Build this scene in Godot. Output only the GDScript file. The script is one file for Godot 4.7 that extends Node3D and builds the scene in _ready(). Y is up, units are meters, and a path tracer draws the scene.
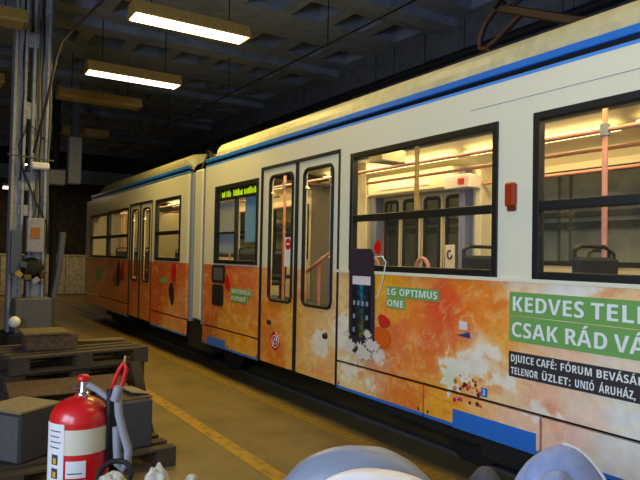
extends Node3D
# Tram with an advertising wrap standing in a depot hall. x: across the hall (tram at +x), y: up, -z: along the track, away.

const X0 := 3.3      # near side of the tram
const X1 := 5.6      # far side of the tram
const YW := 1.46     # upper edge of the printed wrap
var M := {}
var org := Vector3.ZERO
var rng := RandomNumberGenerator.new()

# ---------------------------------------------------------------- materials
func mat(col: Color, rough := 0.6, metal := 0.0) -> StandardMaterial3D:
	var m := StandardMaterial3D.new()
	m.albedo_color = col
	m.roughness = rough
	m.metallic = metal
	return m

func ntex(freq: float, cols: Array, offs: Array, sd := 1, size := 512, fractal := 4) -> NoiseTexture2D:
	var n := FastNoiseLite.new()
	n.seed = sd
	n.noise_type = FastNoiseLite.TYPE_SIMPLEX_SMOOTH
	n.frequency = freq
	n.fractal_octaves = fractal
	var g := Gradient.new()
	g.offsets = PackedFloat32Array(offs)
	g.colors = PackedColorArray(cols)
	var t := NoiseTexture2D.new()
	t.width = size
	t.height = size
	t.seamless = true
	t.noise = n
	t.color_ramp = g
	return t

func nmat(freq: float, cols: Array, offs: Array, rough: float, tile: float, sd := 1, metal := 0.0) -> StandardMaterial3D:
	var m := mat(Color.WHITE, rough, metal)
	m.albedo_texture = ntex(freq, cols, offs, sd)
	m.uv1_triplanar = true
	m.uv1_world_triplanar = true
	m.uv1_scale = Vector3(tile, tile, tile)
	return m

func glow(col: Color, e: float) -> StandardMaterial3D:
	var m := mat(col, 0.5)
	m.emission_enabled = true
	m.emission = col
	m.emission_energy_multiplier = e
	return m

func glass(col: Color, a: float) -> StandardMaterial3D:
	var m := mat(Color(col.r, col.g, col.b, a), 0.03)
	m.transparency = BaseMaterial3D.TRANSPARENCY_ALPHA
	m.metallic_specular = 0.35
	return m

func make_materials() -> void:
	M.floor = nmat(0.012, [Color(0.38, 0.31, 0.18), Color(0.43, 0.36, 0.215), Color(0.46, 0.385, 0.235), Color(0.40, 0.33, 0.20)], [0.1, 0.42, 0.62, 0.9], 0.62, 0.22, 3)
	M.stripe = nmat(0.02, [Color(0.50, 0.39, 0.14), Color(0.62, 0.48, 0.10), Color(0.66, 0.51, 0.11)], [0.2, 0.4, 0.8], 0.6, 0.9, 5)
	M.stripe_worn = nmat(0.03, [Color(0.45, 0.36, 0.16), Color(0.52, 0.41, 0.14), Color(0.58, 0.46, 0.13)], [0.3, 0.5, 0.8], 0.6, 0.9, 6)
	M.concrete = nmat(0.01, [Color(0.40, 0.44, 0.53), Color(0.47, 0.51, 0.60), Color(0.43, 0.46, 0.54)], [0.2, 0.5, 0.8], 0.85, 0.3, 7)
	M.wall = nmat(0.012, [Color(0.60, 0.62, 0.55), Color(0.68, 0.70, 0.62), Color(0.63, 0.64, 0.57)], [0.2, 0.5, 0.8], 0.85, 0.35, 9)
	M.wall_dark = nmat(0.012, [Color(0.27, 0.28, 0.31), Color(0.33, 0.34, 0.37), Color(0.29, 0.30, 0.32)], [0.2, 0.5, 0.8], 0.85, 0.35, 29)
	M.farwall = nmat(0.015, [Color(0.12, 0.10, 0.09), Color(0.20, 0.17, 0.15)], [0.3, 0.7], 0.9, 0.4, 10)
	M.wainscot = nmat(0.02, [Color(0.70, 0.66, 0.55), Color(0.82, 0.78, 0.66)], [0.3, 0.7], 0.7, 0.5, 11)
	M.white = mat(Color(0.89, 0.865, 0.755), 0.28)
	M.white.clearcoat_enabled = true
	M.white.clearcoat = 0.4
	M.white.clearcoat_roughness = 0.15
	M.roof = nmat(0.02, [Color(0.64, 0.62, 0.50), Color(0.70, 0.68, 0.56)], [0.3, 0.7], 0.5, 0.6, 12)
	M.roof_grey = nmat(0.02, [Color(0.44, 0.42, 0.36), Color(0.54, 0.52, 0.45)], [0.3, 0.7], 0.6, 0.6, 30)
	M.blue = mat(Color(0.14, 0.42, 0.76), 0.35)
	M.lightblue = mat(Color(0.30, 0.55, 0.88), 0.35)
	M.black = mat(Color(0.035, 0.033, 0.032), 0.5)
	M.rubber = mat(Color(0.03, 0.03, 0.03), 0.75)
	M.under = nmat(0.04, [Color(0.05, 0.045, 0.04), Color(0.11, 0.095, 0.08)], [0.3, 0.7], 0.85, 1.5, 13)
	M.glass = glass(Color(0.30, 0.34, 0.32), 0.07)
	M.cream_in = mat(Color(0.83, 0.80, 0.68), 0.45)
	M.lilac = mat(Color(0.47, 0.50, 0.66), 0.45)
	M.rail = mat(Color(0.82, 0.57, 0.50), 0.35)
	M.grey_in = mat(Color(0.22, 0.22, 0.24), 0.6)
	M.seat = nmat(0.08, [Color(0.06, 0.06, 0.07), Color(0.16, 0.16, 0.19)], [0.4, 0.6], 0.8, 3.0, 14)
	M.greyblue = mat(Color(0.45, 0.49, 0.56), 0.4)
	M.steel = mat(Color(0.55, 0.55, 0.56), 0.35, 0.8)
	M.chrome = mat(Color(0.8, 0.8, 0.8), 0.18, 1.0)
	M.tan = nmat(0.03, [Color(0.66, 0.52, 0.26), Color(0.74, 0.60, 0.32)], [0.3, 0.7], 0.6, 1.0, 15)
	M.tube = glow(Color(1.0, 0.92, 0.70), 5.0)
	M.tube_in = glow(Color(1.0, 0.90, 0.62), 3.2)
	M.tube_off = mat(Color(0.62, 0.55, 0.34), 0.4)
	M.lamp_far = glow(Color(1.0, 0.92, 0.8), 3.0)
	M.added_pane_glow = glow(Color(0.80, 0.88, 1.0), 2.0)  # glow of the added side windows, a stand-in for flash light
	M.post = nmat(0.012, [Color(0.55, 0.55, 0.59), Color(0.60, 0.60, 0.64), Color(0.50, 0.49, 0.50)], [0.25, 0.55, 0.85], 0.6, 1.2, 16)
	M.pipe = mat(Color(0.30, 0.31, 0.34), 0.55)
	M.darkpipe = mat(Color(0.06, 0.075, 0.13), 0.5)
	M.wire = mat(Color(0.05, 0.045, 0.04), 0.5, 0.3)
	M.rust = nmat(0.05, [Color(0.24, 0.12, 0.08), Color(0.34, 0.18, 0.12)], [0.3, 0.7], 0.7, 1.5, 17)
	M.panto = mat(Color(0.15, 0.035, 0.035), 0.6)
	M.wood = nmat(0.03, [Color(0.20, 0.16, 0.10), Color(0.27, 0.22, 0.145), Color(0.23, 0.19, 0.125)], [0.2, 0.5, 0.8], 0.85, 1.4, 18)
	M.wood_pale = nmat(0.03, [Color(0.38, 0.31, 0.18), Color(0.44, 0.36, 0.22)], [0.3, 0.7], 0.85, 1.4, 19)
	M.card = nmat(0.03, [Color(0.30, 0.22, 0.13), Color(0.38, 0.29, 0.18)], [0.3, 0.7], 0.9, 1.2, 20)
	M.crate = nmat(0.04, [Color(0.20, 0.20, 0.22), Color(0.23, 0.23, 0.245)], [0.3, 0.7], 0.75, 1.2, 21)
	M.crate_pale = nmat(0.04, [Color(0.33, 0.33, 0.34), Color(0.38, 0.37, 0.37)], [0.3, 0.7], 0.75, 1.2, 22)
	M.sheet = nmat(0.03, [Color(0.50, 0.45, 0.33), Color(0.56, 0.50, 0.38)], [0.3, 0.7], 0.8, 1.5, 23)
	M.red = mat(Color(0.80, 0.03, 0.04), 0.22)
	M.red.clearcoat_enabled = true
	M.red.clearcoat = 0.6
	M.red_plain = mat(Color(0.78, 0.05, 0.05), 0.4)
	M.label = mat(Color(0.82, 0.78, 0.68), 0.6)
	M.paper = mat(Color(0.85, 0.83, 0.82), 0.7)
	M.ink = mat(Color(0.20, 0.20, 0.26), 0.7)
	M.yellow = mat(Color(0.80, 0.62, 0.08), 0.5)
	M.orange = mat(Color(0.62, 0.17, 0.04), 0.35)
	M.green_box = mat(Color(0.44, 0.64, 0.33), 0.4)
	M.dark_box = mat(Color(0.20, 0.18, 0.19), 0.45)
	M.letter = mat(Color(0.90, 0.91, 0.88), 0.45)
	M.plastic_white = mat(Color(0.88, 0.88, 0.92), 0.35)
	M.plastic_grey = mat(Color(0.50, 0.53, 0.60), 0.4)
	M.cloth_blue = nmat(0.02, [Color(0.48, 0.53, 0.68), Color(0.56, 0.61, 0.75)], [0.3, 0.7], 0.6, 1.2, 24)
	M.cloth_grey = mat(Color(0.30, 0.29, 0.33), 0.7)
	M.rag = nmat(0.04, [Color(0.62, 0.58, 0.50), Color(0.78, 0.74, 0.66)], [0.3, 0.7], 0.8, 2.0, 25)
	M.hose_grey = mat(Color(0.55, 0.54, 0.56), 0.6)

# ---------------------------------------------------------------- mesh helpers
func mb() -> SurfaceTool:
	var st := SurfaceTool.new()
	st.begin(Mesh.PRIMITIVE_TRIANGLES)
	return st

func tri(st: SurfaceTool, a: Vector3, b: Vector3, c: Vector3, n: Vector3) -> void:
	# clockwise seen from the side that n points to
	if (b - a).cross(c - a).dot(n) > 0.0:
		var t := b
		b = c
		c = t
	for p in [a, b, c]:
		st.set_normal(n)
		st.add_vertex(p)

func quad(st: SurfaceTool, a: Vector3, b: Vector3, c: Vector3, d: Vector3, out: Vector3) -> void:
	var n := (b - a).cross(c - a)
	if n.length() < 1e-12:
		n = (c - a).cross(d - a)
	n = n.normalized()
	if n.dot(out) < 0.0:
		n = -n
	tri(st, a, b, c, n)
	tri(st, a, c, d, n)

func box(st: SurfaceTool, c: Vector3, s: Vector3, b := Basis.IDENTITY, ch := 0.0) -> void:
	# box with chamfered edges
	var h := s * 0.5
	if ch <= 0.0:
		for ax in 3:
			for sg in [-1.0, 1.0]:
				var n := Vector3.ZERO
				n[ax] = sg
				var u := Vector3.ZERO
				u[(ax + 1) % 3] = h[(ax + 1) % 3]
				var v := Vector3.ZERO
				v[(ax + 2) % 3] = h[(ax + 2) % 3]
				var o := n * h[ax]
				quad(st, c + b * (o - u - v), c + b * (o + u - v), c + b * (o + u + v), c + b * (o - u + v), b * n)
		return
	var i := h - Vector3(ch, ch, ch)
	for ax in 3:
		var a1 := (ax + 1) % 3
		var a2 := (ax + 2) % 3
		for sg in [-1.0, 1.0]:
			var n := Vector3.ZERO
			n[ax] = sg
			var u := Vector3.ZERO
			u[a1] = i[a1]
			var v := Vector3.ZERO
			v[a2] = i[a2]
			var o := n * h[ax]
			quad(st, c + b * (o - u - v), c + b * (o + u - v), c + b * (o + u + v), c + b * (o - u + v), b * n)
		for s1 in [-1.0, 1.0]:
			for s2 in [-1.0, 1.0]:
				var e1 := Vector3.ZERO
				e1[a1] = s1 * h[a1]
				e1[a2] = s2 * i[a2]
				var e2 := Vector3.ZERO
				e2[a1] = s1 * i[a1]
				e2[a2] = s2 * h[a2]
				var l := Vector3.ZERO
				l[ax] = i[ax]
				var n := Vector3.ZERO
				n[a1] = s1
				n[a2] = s2
				quad(st, c + b * (e1 - l), c + b * (e1 + l), c + b * (e2 + l), c + b * (e2 - l), b * n)
	for sx in [-1.0, 1.0]:
		for sy in [-1.0, 1.0]:
			for sz in [-1.0, 1.0]:
				var n := Vector3(sx, sy, sz).normalized()
				tri(st, c + b * Vector3(sx * h.x, sy * i.y, sz * i.z), c + b * Vector3(sx * i.x, sy * h.y, sz * i.z), c + b * Vector3(sx * i.x, sy * i.y, sz * h.z), b * n)

func bar(st: SurfaceTool, lo: Vector3, hi: Vector3, ch := 0.0) -> void:
	box(st, (lo + hi) * 0.5, (hi - lo).abs(), Basis.IDENTITY, ch)

func beam(st: SurfaceTool, a: Vector3, b: Vector3, w: float, h: float, ch := 0.0) -> void:
	# rectangular bar from a to b
	var d := (b - a).normalized()
	var up := Vector3.UP if absf(d.y) < 0.95 else Vector3.RIGHT
	var x := up.cross(d).normalized()
	var y := d.cross(x)
	box(st, (a + b) * 0.5, Vector3(w, h, (b - a).length()), Basis(x, y, d), ch)

func tube(st: SurfaceTool, pts: Array, r: float, sides := 8, closed := false) -> void:
	var n := pts.size()
	var rings := []
	var prev := Vector3.ZERO
	for k in n:
		var p: Vector3 = pts[k]
		var a: Vector3 = pts[(k - 1 + n) % n] if (closed or k > 0) else p
		var c: Vector3 = pts[(k + 1) % n] if (closed or k < n - 1) else p
		var d := (c - a).normalized()
		var x := prev
		if k == 0:
			x = Vector3.UP.cross(d) if absf(d.y) < 0.9 else Vector3.RIGHT.cross(d)
		x = (x - d * x.dot(d)).normalized()
		prev = x
		var y := d.cross(x)
		var ring := []
		for s in sides:
			var t := TAU * s / sides
			ring.append([p + (x * cos(t) + y * sin(t)) * r, x * cos(t) + y * sin(t)])
		rings.append(ring)
	var last := n if closed else n - 1
	for k in last:
		var A: Array = rings[k]
		var B: Array = rings[(k + 1) % n]
		for s in sides:
			smooth_quad(st, A[s], A[(s + 1) % sides], B[(s + 1) % sides], B[s])
	if not closed:
		for e in [0, n - 1]:
			var R: Array = rings[e]
			var nn: Vector3 = (pts[0] - pts[1]).normalized() if e == 0 else (pts[n - 1] - pts[n - 2]).normalized()
			for s in range(1, sides - 1):
				tri(st, R[0][0], R[s][0], R[s + 1][0], nn)

func smooth_quad(st: SurfaceTool, a: Array, b: Array, c: Array, d: Array) -> void:
	smooth_tri(st, a, b, c)
	smooth_tri(st, a, c, d)

func smooth_tri(st: SurfaceTool, a: Array, b: Array, c: Array) -> void:
	var n: Vector3 = a[1] + b[1] + c[1]
	var f: Vector3 = (b[0] - a[0]).cross(c[0] - a[0])
	if f.length() < 1e-12:
		return
	var o := [a, c, b] if f.dot(n) > 0.0 else [a, b, c]
	for v in o:
		st.set_normal(v[1])
		st.add_vertex(v[0])

func lathe(st: SurfaceTool, prof: Array, at: Vector3, b := Basis.IDENTITY, segs := 28) -> void:
	# prof: Vector2(radius, height), bottom to top
	var n := prof.size()
	for k in n - 1:
		var p: Vector2 = prof[k]
		var q: Vector2 = prof[k + 1]
		if p.is_equal_approx(q):
			continue
		var np := edge_normal(prof, k)
		var nq := edge_normal(prof, k + 1)
		var fl := Vector2(q.y - p.y, p.x - q.x).normalized()
		if np.dot(fl) < 0.75:
			np = fl
		if nq.dot(fl) < 0.75:
			nq = fl
		for s in segs:
			var t0 := TAU * s / segs
			var t1 := TAU * (s + 1) / segs
			var v := []
			for e in [[p, np, t0], [p, np, t1], [q, nq, t1], [q, nq, t0]]:
				var pp: Vector2 = e[0]
				var nn: Vector2 = e[1]
				var t: float = e[2]
				v.append([at + b * Vector3(pp.x * cos(t), pp.y, pp.x * sin(t)), b * Vector3(nn.x * cos(t), nn.y, nn.x * sin(t))])
			smooth_quad(st, v[0], v[1], v[2], v[3])

func edge_normal(prof: Array, k: int) -> Vector2:
	var a: Vector2 = prof[maxi(k - 1, 0)]
	var b: Vector2 = prof[mini(k + 1, prof.size() - 1)]
	var d := b - a
	if d.length() < 1e-9:
		return Vector2(0, 1)
	return Vector2(d.y, -d.x).normalized()

func prism(st: SurfaceTool, poly: PackedVector2Array, o: Vector3, u: Vector3, v: Vector3, depth: Vector3) -> void:
	# polygon in the u, v plane at o, extruded by depth
	var idx := Geometry2D.triangulate_polygon(poly)
	var n := depth.normalized()
	for k in range(0, idx.size(), 3):
		var P := []
		for j in 3:
			var q := poly[idx[k + j]]
			P.append(o + u * q.x + v * q.y)
		tri(st, P[0], P[1], P[2], -n)
		tri(st, P[0] + depth, P[1] + depth, P[2] + depth, n)
	var cen := Vector2.ZERO
	for q in poly:
		cen += q
	cen /= poly.size()
	for k in poly.size():
		var a := poly[k]
		var c := poly[(k + 1) % poly.size()]
		var e := c - a
		var w := Vector2(e.y, -e.x)
		if not Geometry2D.is_polygon_clockwise(poly):
			w = w
		else:
			w = -w
		var A := o + u * a.x + v * a.y
		var C := o + u * c.x + v * c.y
		quad(st, A, C, C + depth, A + depth, u * w.x + v * w.y)

func put(st: SurfaceTool, called: String, m: Material, parent: Node = null) -> MeshInstance3D:
	var o := MeshInstance3D.new()
	o.mesh = st.commit()
	o.material_override = m
	o.name = called
	if parent == null:
		add_child(o, true)
	else:
		parent.add_child(o, true)
		if parent is Node3D and parent.get_parent() == self and parent.has_meta("org"):
			o.position = -Vector3(parent.get_meta("org"))
	return o

var used := {}
func numbered(n: String) -> String:
	if not used.has(n):
		used[n] = 0
		return n
	used[n] += 1
	return "%s_%03d" % [n, used[n]]

func thing(called: String, label: String, category: String, at := Vector3.ZERO, group := "") -> Node3D:
	var o := Node3D.new()
	o.name = numbered(called)
	add_child(o)
	o.position = at
	o.set_meta("org", at)
	tag(o, label, category, group)
	return o

func tag(o: Node, label: String, category: String, group := "") -> void:
	o.set_meta("label", label)
	o.set_meta("category", category)
	if group != "":
		o.set_meta("group", group)

func struct(o: Node, label := "") -> Node:
	o.set_meta("kind", "structure")
	if label != "":
		o.set_meta("label", label)
	return o

func struct_root(called: String, at := Vector3.ZERO, label := "") -> Node3D:
	var o := Node3D.new()
	o.name = called
	add_child(o)
	o.position = at
	o.set_meta("org", at)
	struct(o, label)
	return o

func area(called: String, at: Vector3, look: Vector3, sx: float, sy: float, col: Color, e: float, parent: Node = null) -> void:
	var l := AreaLight3D.new()
	l.name = numbered(called)
	l.area_size = Vector2(sx, sy)
	l.light_color = col
	l.light_energy = e
	l.area_range = 40.0
	l.area_attenuation = 2.0
	l.shadow_enabled = true
	add_child(l)
	var up := Vector3.UP if absf(look.normalized().y) < 0.9 else Vector3(0, 0, -1)
	l.look_at_from_position(at, at + look, up)

# ---------------------------------------------------------------- the scene
func _ready() -> void:
	rng.seed = 11
	var cam := Camera3D.new()
	cam.name = "camera"
	cam.position = Vector3(0, 1.6, 0)
	cam.rotation_order = EULER_ORDER_YXZ
	cam.rotation_degrees = Vector3(1.5, -32.45, 1.1)
	cam.fov = rad_to_deg(2.0 * atan(240.0 / 622.0))
	cam.near = 0.05
	cam.far = 200.0
	add_child(cam)
	cam.current = true
	var we := WorldEnvironment.new()
	we.name = "environment"
	var env := Environment.new()
	env.background_mode = Environment.BG_COLOR
	env.background_color = Color(0.02, 0.02, 0.025)
	env.tonemap_mode = Environment.TONE_MAPPER_LINEAR
	env.tonemap_exposure = 1.15
	env.sdfgi_enabled = true
	env.ssao_enabled = true
	env.ssil_enabled = true
	we.environment = env
	add_child(we)
	# added cool fill standing in for a camera flash, set at two unseen windows
	for wz in [-1.6, 0.7]:
		area("added_fill", Vector3(-2.95, 2.55, wz), Vector3(1, 0, 0), 1.9, 2.5, Color(0.80, 0.88, 1.0), 14.5)
	make_materials()
	build_hall()
	build_lamps()
	build_tram()
	build_overhead()
	build_column()
	build_yard()
	build_foreground()

# ---------------------------------------------------------------- hall
func build_hall() -> void:
	var f := struct_root("floor", Vector3.ZERO, "worn brown concrete depot floor")
	var st := mb()
	bar(st, Vector3(-3.2, -0.3, -24.6), Vector3(6.9, 0, 3.6))
	put(st, "slab", M.floor, f)
	st = mb()
	bar(st, Vector3(2.14, 0, -24.0), Vector3(2.27, 0.003, 3.5))
	put(st, "stripe", M.stripe, f).set_meta("label", "yellow painted floor line")
	st = mb()
	bar(st, Vector3(3.16, 0, -24.0), Vector3(3.30, 0.003, 3.5))
	put(st, "stripe", M.stripe_worn, f).set_meta("label", "worn yellow floor line beside the tram")
	for rx in [4.45 - 0.72, 4.45 + 0.72]:
		st = mb()
		bar(st, Vector3(rx - 0.035, 0, -24.4), Vector3(rx + 0.035, 0.03, 3.5), 0.006)
		put(st, "track_rail", M.steel, f)
	# walls
	st = mb()
	bar(st, Vector3(6.7, 0, -24.6), Vector3(6.95, 3.1, 3.6))
	var wr := struct(put(st, "wall_right", M.wall), "pale hall wall behind the tram, dark grey above")
	st = mb()
	bar(st, Vector3(6.7, 3.1, -24.6), Vector3(6.95, 6.0, 3.6))
	put(st, "upper_wall", M.wall_dark, wr)
	for yy in [2.16, 2.03]:
		st = mb()
		tube(st, [Vector3(6.6, yy, -24.0), Vector3(6.6, yy, 3.5)], 0.035 if yy > 2.1 else 0.045, 10)
		put(st, "wall_pipe", M.rust if yy > 2.1 else M.under, wr)
	st = mb()
	tube(st, [Vector3(6.58, 4.62, -24.2), Vector3(6.58, 4.62, 3.5)], 0.06, 10)
	put(st, "wall_pipe", M.darkpipe, wr)
	for wz in [-4.94, -4.78, -6.63, -7.5, -8.27, -8.78, -11.3, -13.2, -3.6, -2.2]:
		st = mb()
		tube(st, [Vector3(6.67, 0.2, wz), Vector3(6.67, 5.3, wz)], 0.018, 8)
		put(st, "conduit", M.pipe, wr)
	st = mb()
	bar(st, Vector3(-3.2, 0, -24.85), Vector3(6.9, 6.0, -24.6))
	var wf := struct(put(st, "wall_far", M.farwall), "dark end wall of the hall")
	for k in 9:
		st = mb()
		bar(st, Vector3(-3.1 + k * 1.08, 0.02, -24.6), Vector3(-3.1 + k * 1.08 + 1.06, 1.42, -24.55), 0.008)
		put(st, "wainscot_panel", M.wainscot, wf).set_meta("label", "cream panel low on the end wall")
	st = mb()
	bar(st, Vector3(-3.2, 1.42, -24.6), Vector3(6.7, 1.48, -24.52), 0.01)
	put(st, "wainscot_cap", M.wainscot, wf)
	st = mb()
	bar(st, Vector3(-3.2, 0, 3.6), Vector3(6.9, 6.0, 3.85))
	struct(put(st, "wall_back", M.wall), "hall wall behind the viewer")
	# left wall with two added windows that glow to brighten the near tram
	st = mb()
	var zs := [-24.6, -2.6, -0.6, -0.3, 1.7, 3.6]
	for k in 5:
		if k % 2 == 0:
			bar(st, Vector3(-3.45, 0, zs[k]), Vector3(-3.2, 6.0, zs[k + 1]))
		else:
			bar(st, Vector3(-3.45, 0, zs[k]), Vector3(-3.2, 1.25, zs[k + 1]))
			bar(st, Vector3(-3.45, 3.85, zs[k]), Vector3(-3.2, 6.0, zs[k + 1]))
	struct(put(st, "wall_left", M.wall), "side wall with two added glowing windows out of view")
	for k in 2:
		var z0: float = zs[1 + 2 * k]
		var w := struct_root("window_%d" % (k + 1), Vector3(-3.3, 1.25, z0 + 1.0), "tall added window out of view, glowing as fill")
		st = mb()
		for a in [[0.0, 0.06], [1.94, 2.0], [0.65, 0.69], [1.31, 1.35]]:
			bar(st, Vector3(-3.34, 1.25, z0 + a[0]), Vector3(-3.22, 3.85, z0 + a[1]))
		for a in [[1.25, 1.31], [3.79, 3.85], [2.09, 2.13], [2.95, 2.99]]:
			bar(st, Vector3(-3.34, a[0], z0 + 0.06), Vector3(-3.22, a[1], z0 + 1.94))
		put(st, "added_window_frame", M.pipe, w)
		st = mb()
		bar(st, Vector3(-3.38, 1.25, z0), Vector3(-3.355, 3.85, z0 + 2.0))
		put(st, "pane", M.added_pane_glow, w)
	# ceiling: slab, flat soffit bands, shallow cross beams and rows of dark coffers
	st = mb()
	bar(st, Vector3(-3.2, 5.8, -24.6), Vector3(6.9, 6.0, 3.6))
	var c := struct(put(st, "ceiling", M.concrete), "grey concrete ceiling with rows of dark coffers")
	for k in 9:
		var zb := 2.7 - 3.2 * k
		st = mb()
		bar(st, Vector3(-3.2, 5.08, zb - 0.17), Vector3(6.7, 5.8, zb + 0.17), 0.01)
		put(st, "cross_beam", M.concrete, c)
		for a in [[0.17, 0.55], [1.15, 2.05], [2.65, 3.03]]:
			if zb - a[1] < -24.6:
				continue
			st = mb()
			bar(st, Vector3(-3.2, 5.2, zb - a[1]), Vector3(6.7, 5.8, zb - a[0]))
			put(st, "soffit_band", M.concrete, c)
		for a in [[0.55, 1.15], [2.05, 2.65]]:
			if zb - a[1] < -24.6:
				continue
			for j in 14:
				var x := -3.2 + 0.75 * j
				st = mb()
				bar(st, Vector3(x, 5.2, zb - a[1]), Vector3(minf(x + 0.22, 6.7), 5.8, zb - a[0]))
				put(st, "rib", M.concrete, c)
	# low dark girder across the far end
	st = mb()
	bar(st, Vector3(-3.2, 3.75, -20.2), Vector3(6.7, 4.1, -20.0))
	bar(st, Vector3(-3.2, 3.72, -20.3), Vector3(6.7, 3.75, -19.9))
	put(st, "girder", M.concrete, c)

# ---------------------------------------------------------------- lamps
func fixture(xc: float, z: float, lit: bool, label: String, e := 7.0) -> void:
	var t := thing("ceiling_lamp", label, "ceiling lamp", Vector3(xc, 4.35, z), "long fluorescent lamps under the ceiling")
	var st := mb()
	# trough housing, a trapezoid section along x
	var p := PackedVector2Array([Vector2(-0.17, 0.0), Vector2(-0.17, 0.02), Vector2(-0.10, 0.17), Vector2(0.10, 0.17), Vector2(0.17, 0.02), Vector2(0.17, 0.0), Vector2(0.155, 0.0), Vector2(0.09, 0.155), Vector2(-0.09, 0.155), Vector2(-0.155, 0.0)])
	prism(st, p, Vector3(xc - 0.72, 4.35, z), Vector3(0, 0, 1), Vector3.UP, Vector3(1.44, 0, 0))
	var e_cap := PackedVector2Array([Vector2(-0.17, 0.0), Vector2(-0.17, 0.02), Vector2(-0.10, 0.17), Vector2(0.10, 0.17), Vector2(0.17, 0.02), Vector2(0.17, 0.0)])
	prism(st, e_cap, Vector3(xc - 0.735, 4.35, z), Vector3(0, 0, 1), Vector3.UP, Vector3(0.015, 0, 0))
	prism(st, e_cap, Vector3(xc + 0.72, 4.35, z), Vector3(0, 0, 1), Vector3.UP, Vector3(0.015, 0, 0))
	put(st, "housing", M.tan, t)
	st = mb()
	bar(st, Vector3(xc - 0.71, 4.345, z - 0.145), Vector3(xc + 0.71, 4.375, z + 0.145), 0.008)
	put(st, "diffuser", M.tube if lit else M.tube_off, t)
	for s in [-0.5, 0.5]:
		st = mb()
		tube(st, [Vector3(xc + s, 4.50, z), Vector3(xc + s, 5.22, z)], 0.008, 6)
		put(st, "hanger", M.wire, t)
	if lit:
		area("lamp_light", Vector3(xc, 4.335, z), Vector3(0, -1, 0), 1.4, 0.28, Color(1.0, 0.87, 0.43), e)

func build_lamps() -> void:
	fixture(2.68, -7.25, true, "lit fluorescent lamp with tan housing, the larger and nearer of the two glowing")
	fixture(2.74, -9.92, true, "lit fluorescent lamp with tan housing, the farther of the two glowing")
	fixture(2.66, -11.85, false, "unlit tan fluorescent lamp just beyond the two glowing ones")
	fixture(2.92, -15.4, false, "unlit tan fluorescent lamp farthest down the hall")
	fixture(0.24, -8.35, false, "unlit tan fluorescent lamp beside the steel column, cut by the picture edge")
	fixture(0.30, -11.55, false, "unlit tan lamp behind the steel column, only its end showing")
	fixture(2.62, -4.55, true, "lit fluorescent lamp overhead out of the picture", 1.5)
	fixture(2.62, -1.9, true, "second lit fluorescent lamp overhead out of the picture", 1.1)
	var k := 0
	for a in [[Vector3(2.62, 4.35, -22.0), 0.3], [Vector3(3.36, 3.84, -22.0), 0.26], [Vector3(2.16, 3.58, -22.0), 0.22]]:
		var at: Vector3 = a[0]
		var t := thing("distant_lamp", ["small distant lit lamp seen high between the posts of the column", "small distant lit lamp just to the side of the column", "small distant lit lamp, lowest of three, near the picture edge"][k], "lamp", at, "small lamps at the far end")
		var st := mb()
		bar(st, at + Vector3(-a[1] * 0.6, 0.05, -0.1), at + Vector3(a[1] * 0.6, 0.12, 0.1), 0.01)
		put(st, "housing", M.pipe, t)
		st = mb()
		bar(st, at + Vector3(-a[1] * 0.5, -0.03, -0.08), at + Vector3(a[1] * 0.5, 0.05, 0.08), 0.01)
		put(st, "tube", M.lamp_far, t)
		area("distant_glow", at + Vector3(0, -0.04, 0), Vector3(0, -1, 0), a[1], 0.15, Color(1.0, 0.88, 0.66), 1.6)
		st = mb()
		tube(st, [at + Vector3(0, 0.12, 0), Vector3(at.x, 5.22, at.z)], 0.01, 6)
		put(st, "hanger", M.wire, t)
		k += 1

# ---------------------------------------------------------------- tram
func wrap_uv(z: float, y: float, car: int) -> Vector2:
	if car == 0:
		return Vector2((z + 8.25) / 9.75, (1.50 - y) / 1.15)
	return Vector2((z + 15.85) / 7.0, (1.50 - y) / 1.15)

# wall in the plane x, as boxes of thickness th inwards; holes are [z0, z1, y0, y1]
func wall_cells(z0: float, z1: float, y0: float, y1: float, holes: Array) -> Array:
	var zc := [z0, z1]
	for h in holes:
		for q in [h[0], h[1]]:
			if q > z0 and q < z1:
				zc.append(q)
	zc.sort()
	var out := []
	for k in zc.size() - 1:
		var a: float = zc[k]
		var b: float = zc[k + 1]
		if b - a < 1e-4:
			continue
		var mid := (a + b) * 0.5
		var cuts := []
		for h in holes:
			if mid > h[0] and mid < h[1]:
				cuts.append([h[2], h[3]])
		cuts.sort_custom(func(p, q): return p[0] < q[0])
		var y := y0
		for cu in cuts:
			if cu[0] > y:
				out.append([a, b, y, minf(cu[0], y1)])
			y = maxf(y, cu[1])
			if y >= y1:
				break
		if y < y1:
			out.append([a, b, y, y1])
	return out.filter(func(r): return r[3] - r[2] > 1e-4)

func wall_plain(st: SurfaceTool, x: float, th: float, cells: Array) -> void:
	for r in cells:
		bar(st, Vector3(x, r[2], r[0]), Vector3(x + th, r[3], r[1]))

func wall_print(st: SurfaceTool, x: float, th: float, cells: Array, car: int) -> void:
	# same boxes with print coordinates on every face
	for r in cells:
		var s2 := mb()
		bar(s2, Vector3(x, r[2], r[0]), Vector3(x + th, r[3], r[1]))
		var arr := s2.commit_to_arrays()
		var vs: PackedVector3Array = arr[Mesh.ARRAY_VERTEX]
		var ns: PackedVector3Array = arr[Mesh.ARRAY_NORMAL]
		for k in vs.size():
			st.set_normal(ns[k])
			st.set_uv(wrap_uv(vs[k].z, vs[k].y, car))
			st.add_vertex(vs[k])

func round_rect(z0: float, z1: float, y0: float, y1: float, r: float, x: float) -> Array:
	var out := []
	for c in [[z1 - r, y1 - r, 0.0], [z0 + r, y1 - r, 90.0], [z0 + r, y0 + r, 180.0], [z1 - r, y0 + r, 270.0]]:
		for k in 6:
			var t := deg_to_rad(c[2] + 90.0 * k / 5.0)
			out.append(Vector3(x, c[1] + r * sin(t), c[0] + r * cos(t)))
	return out

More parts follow.
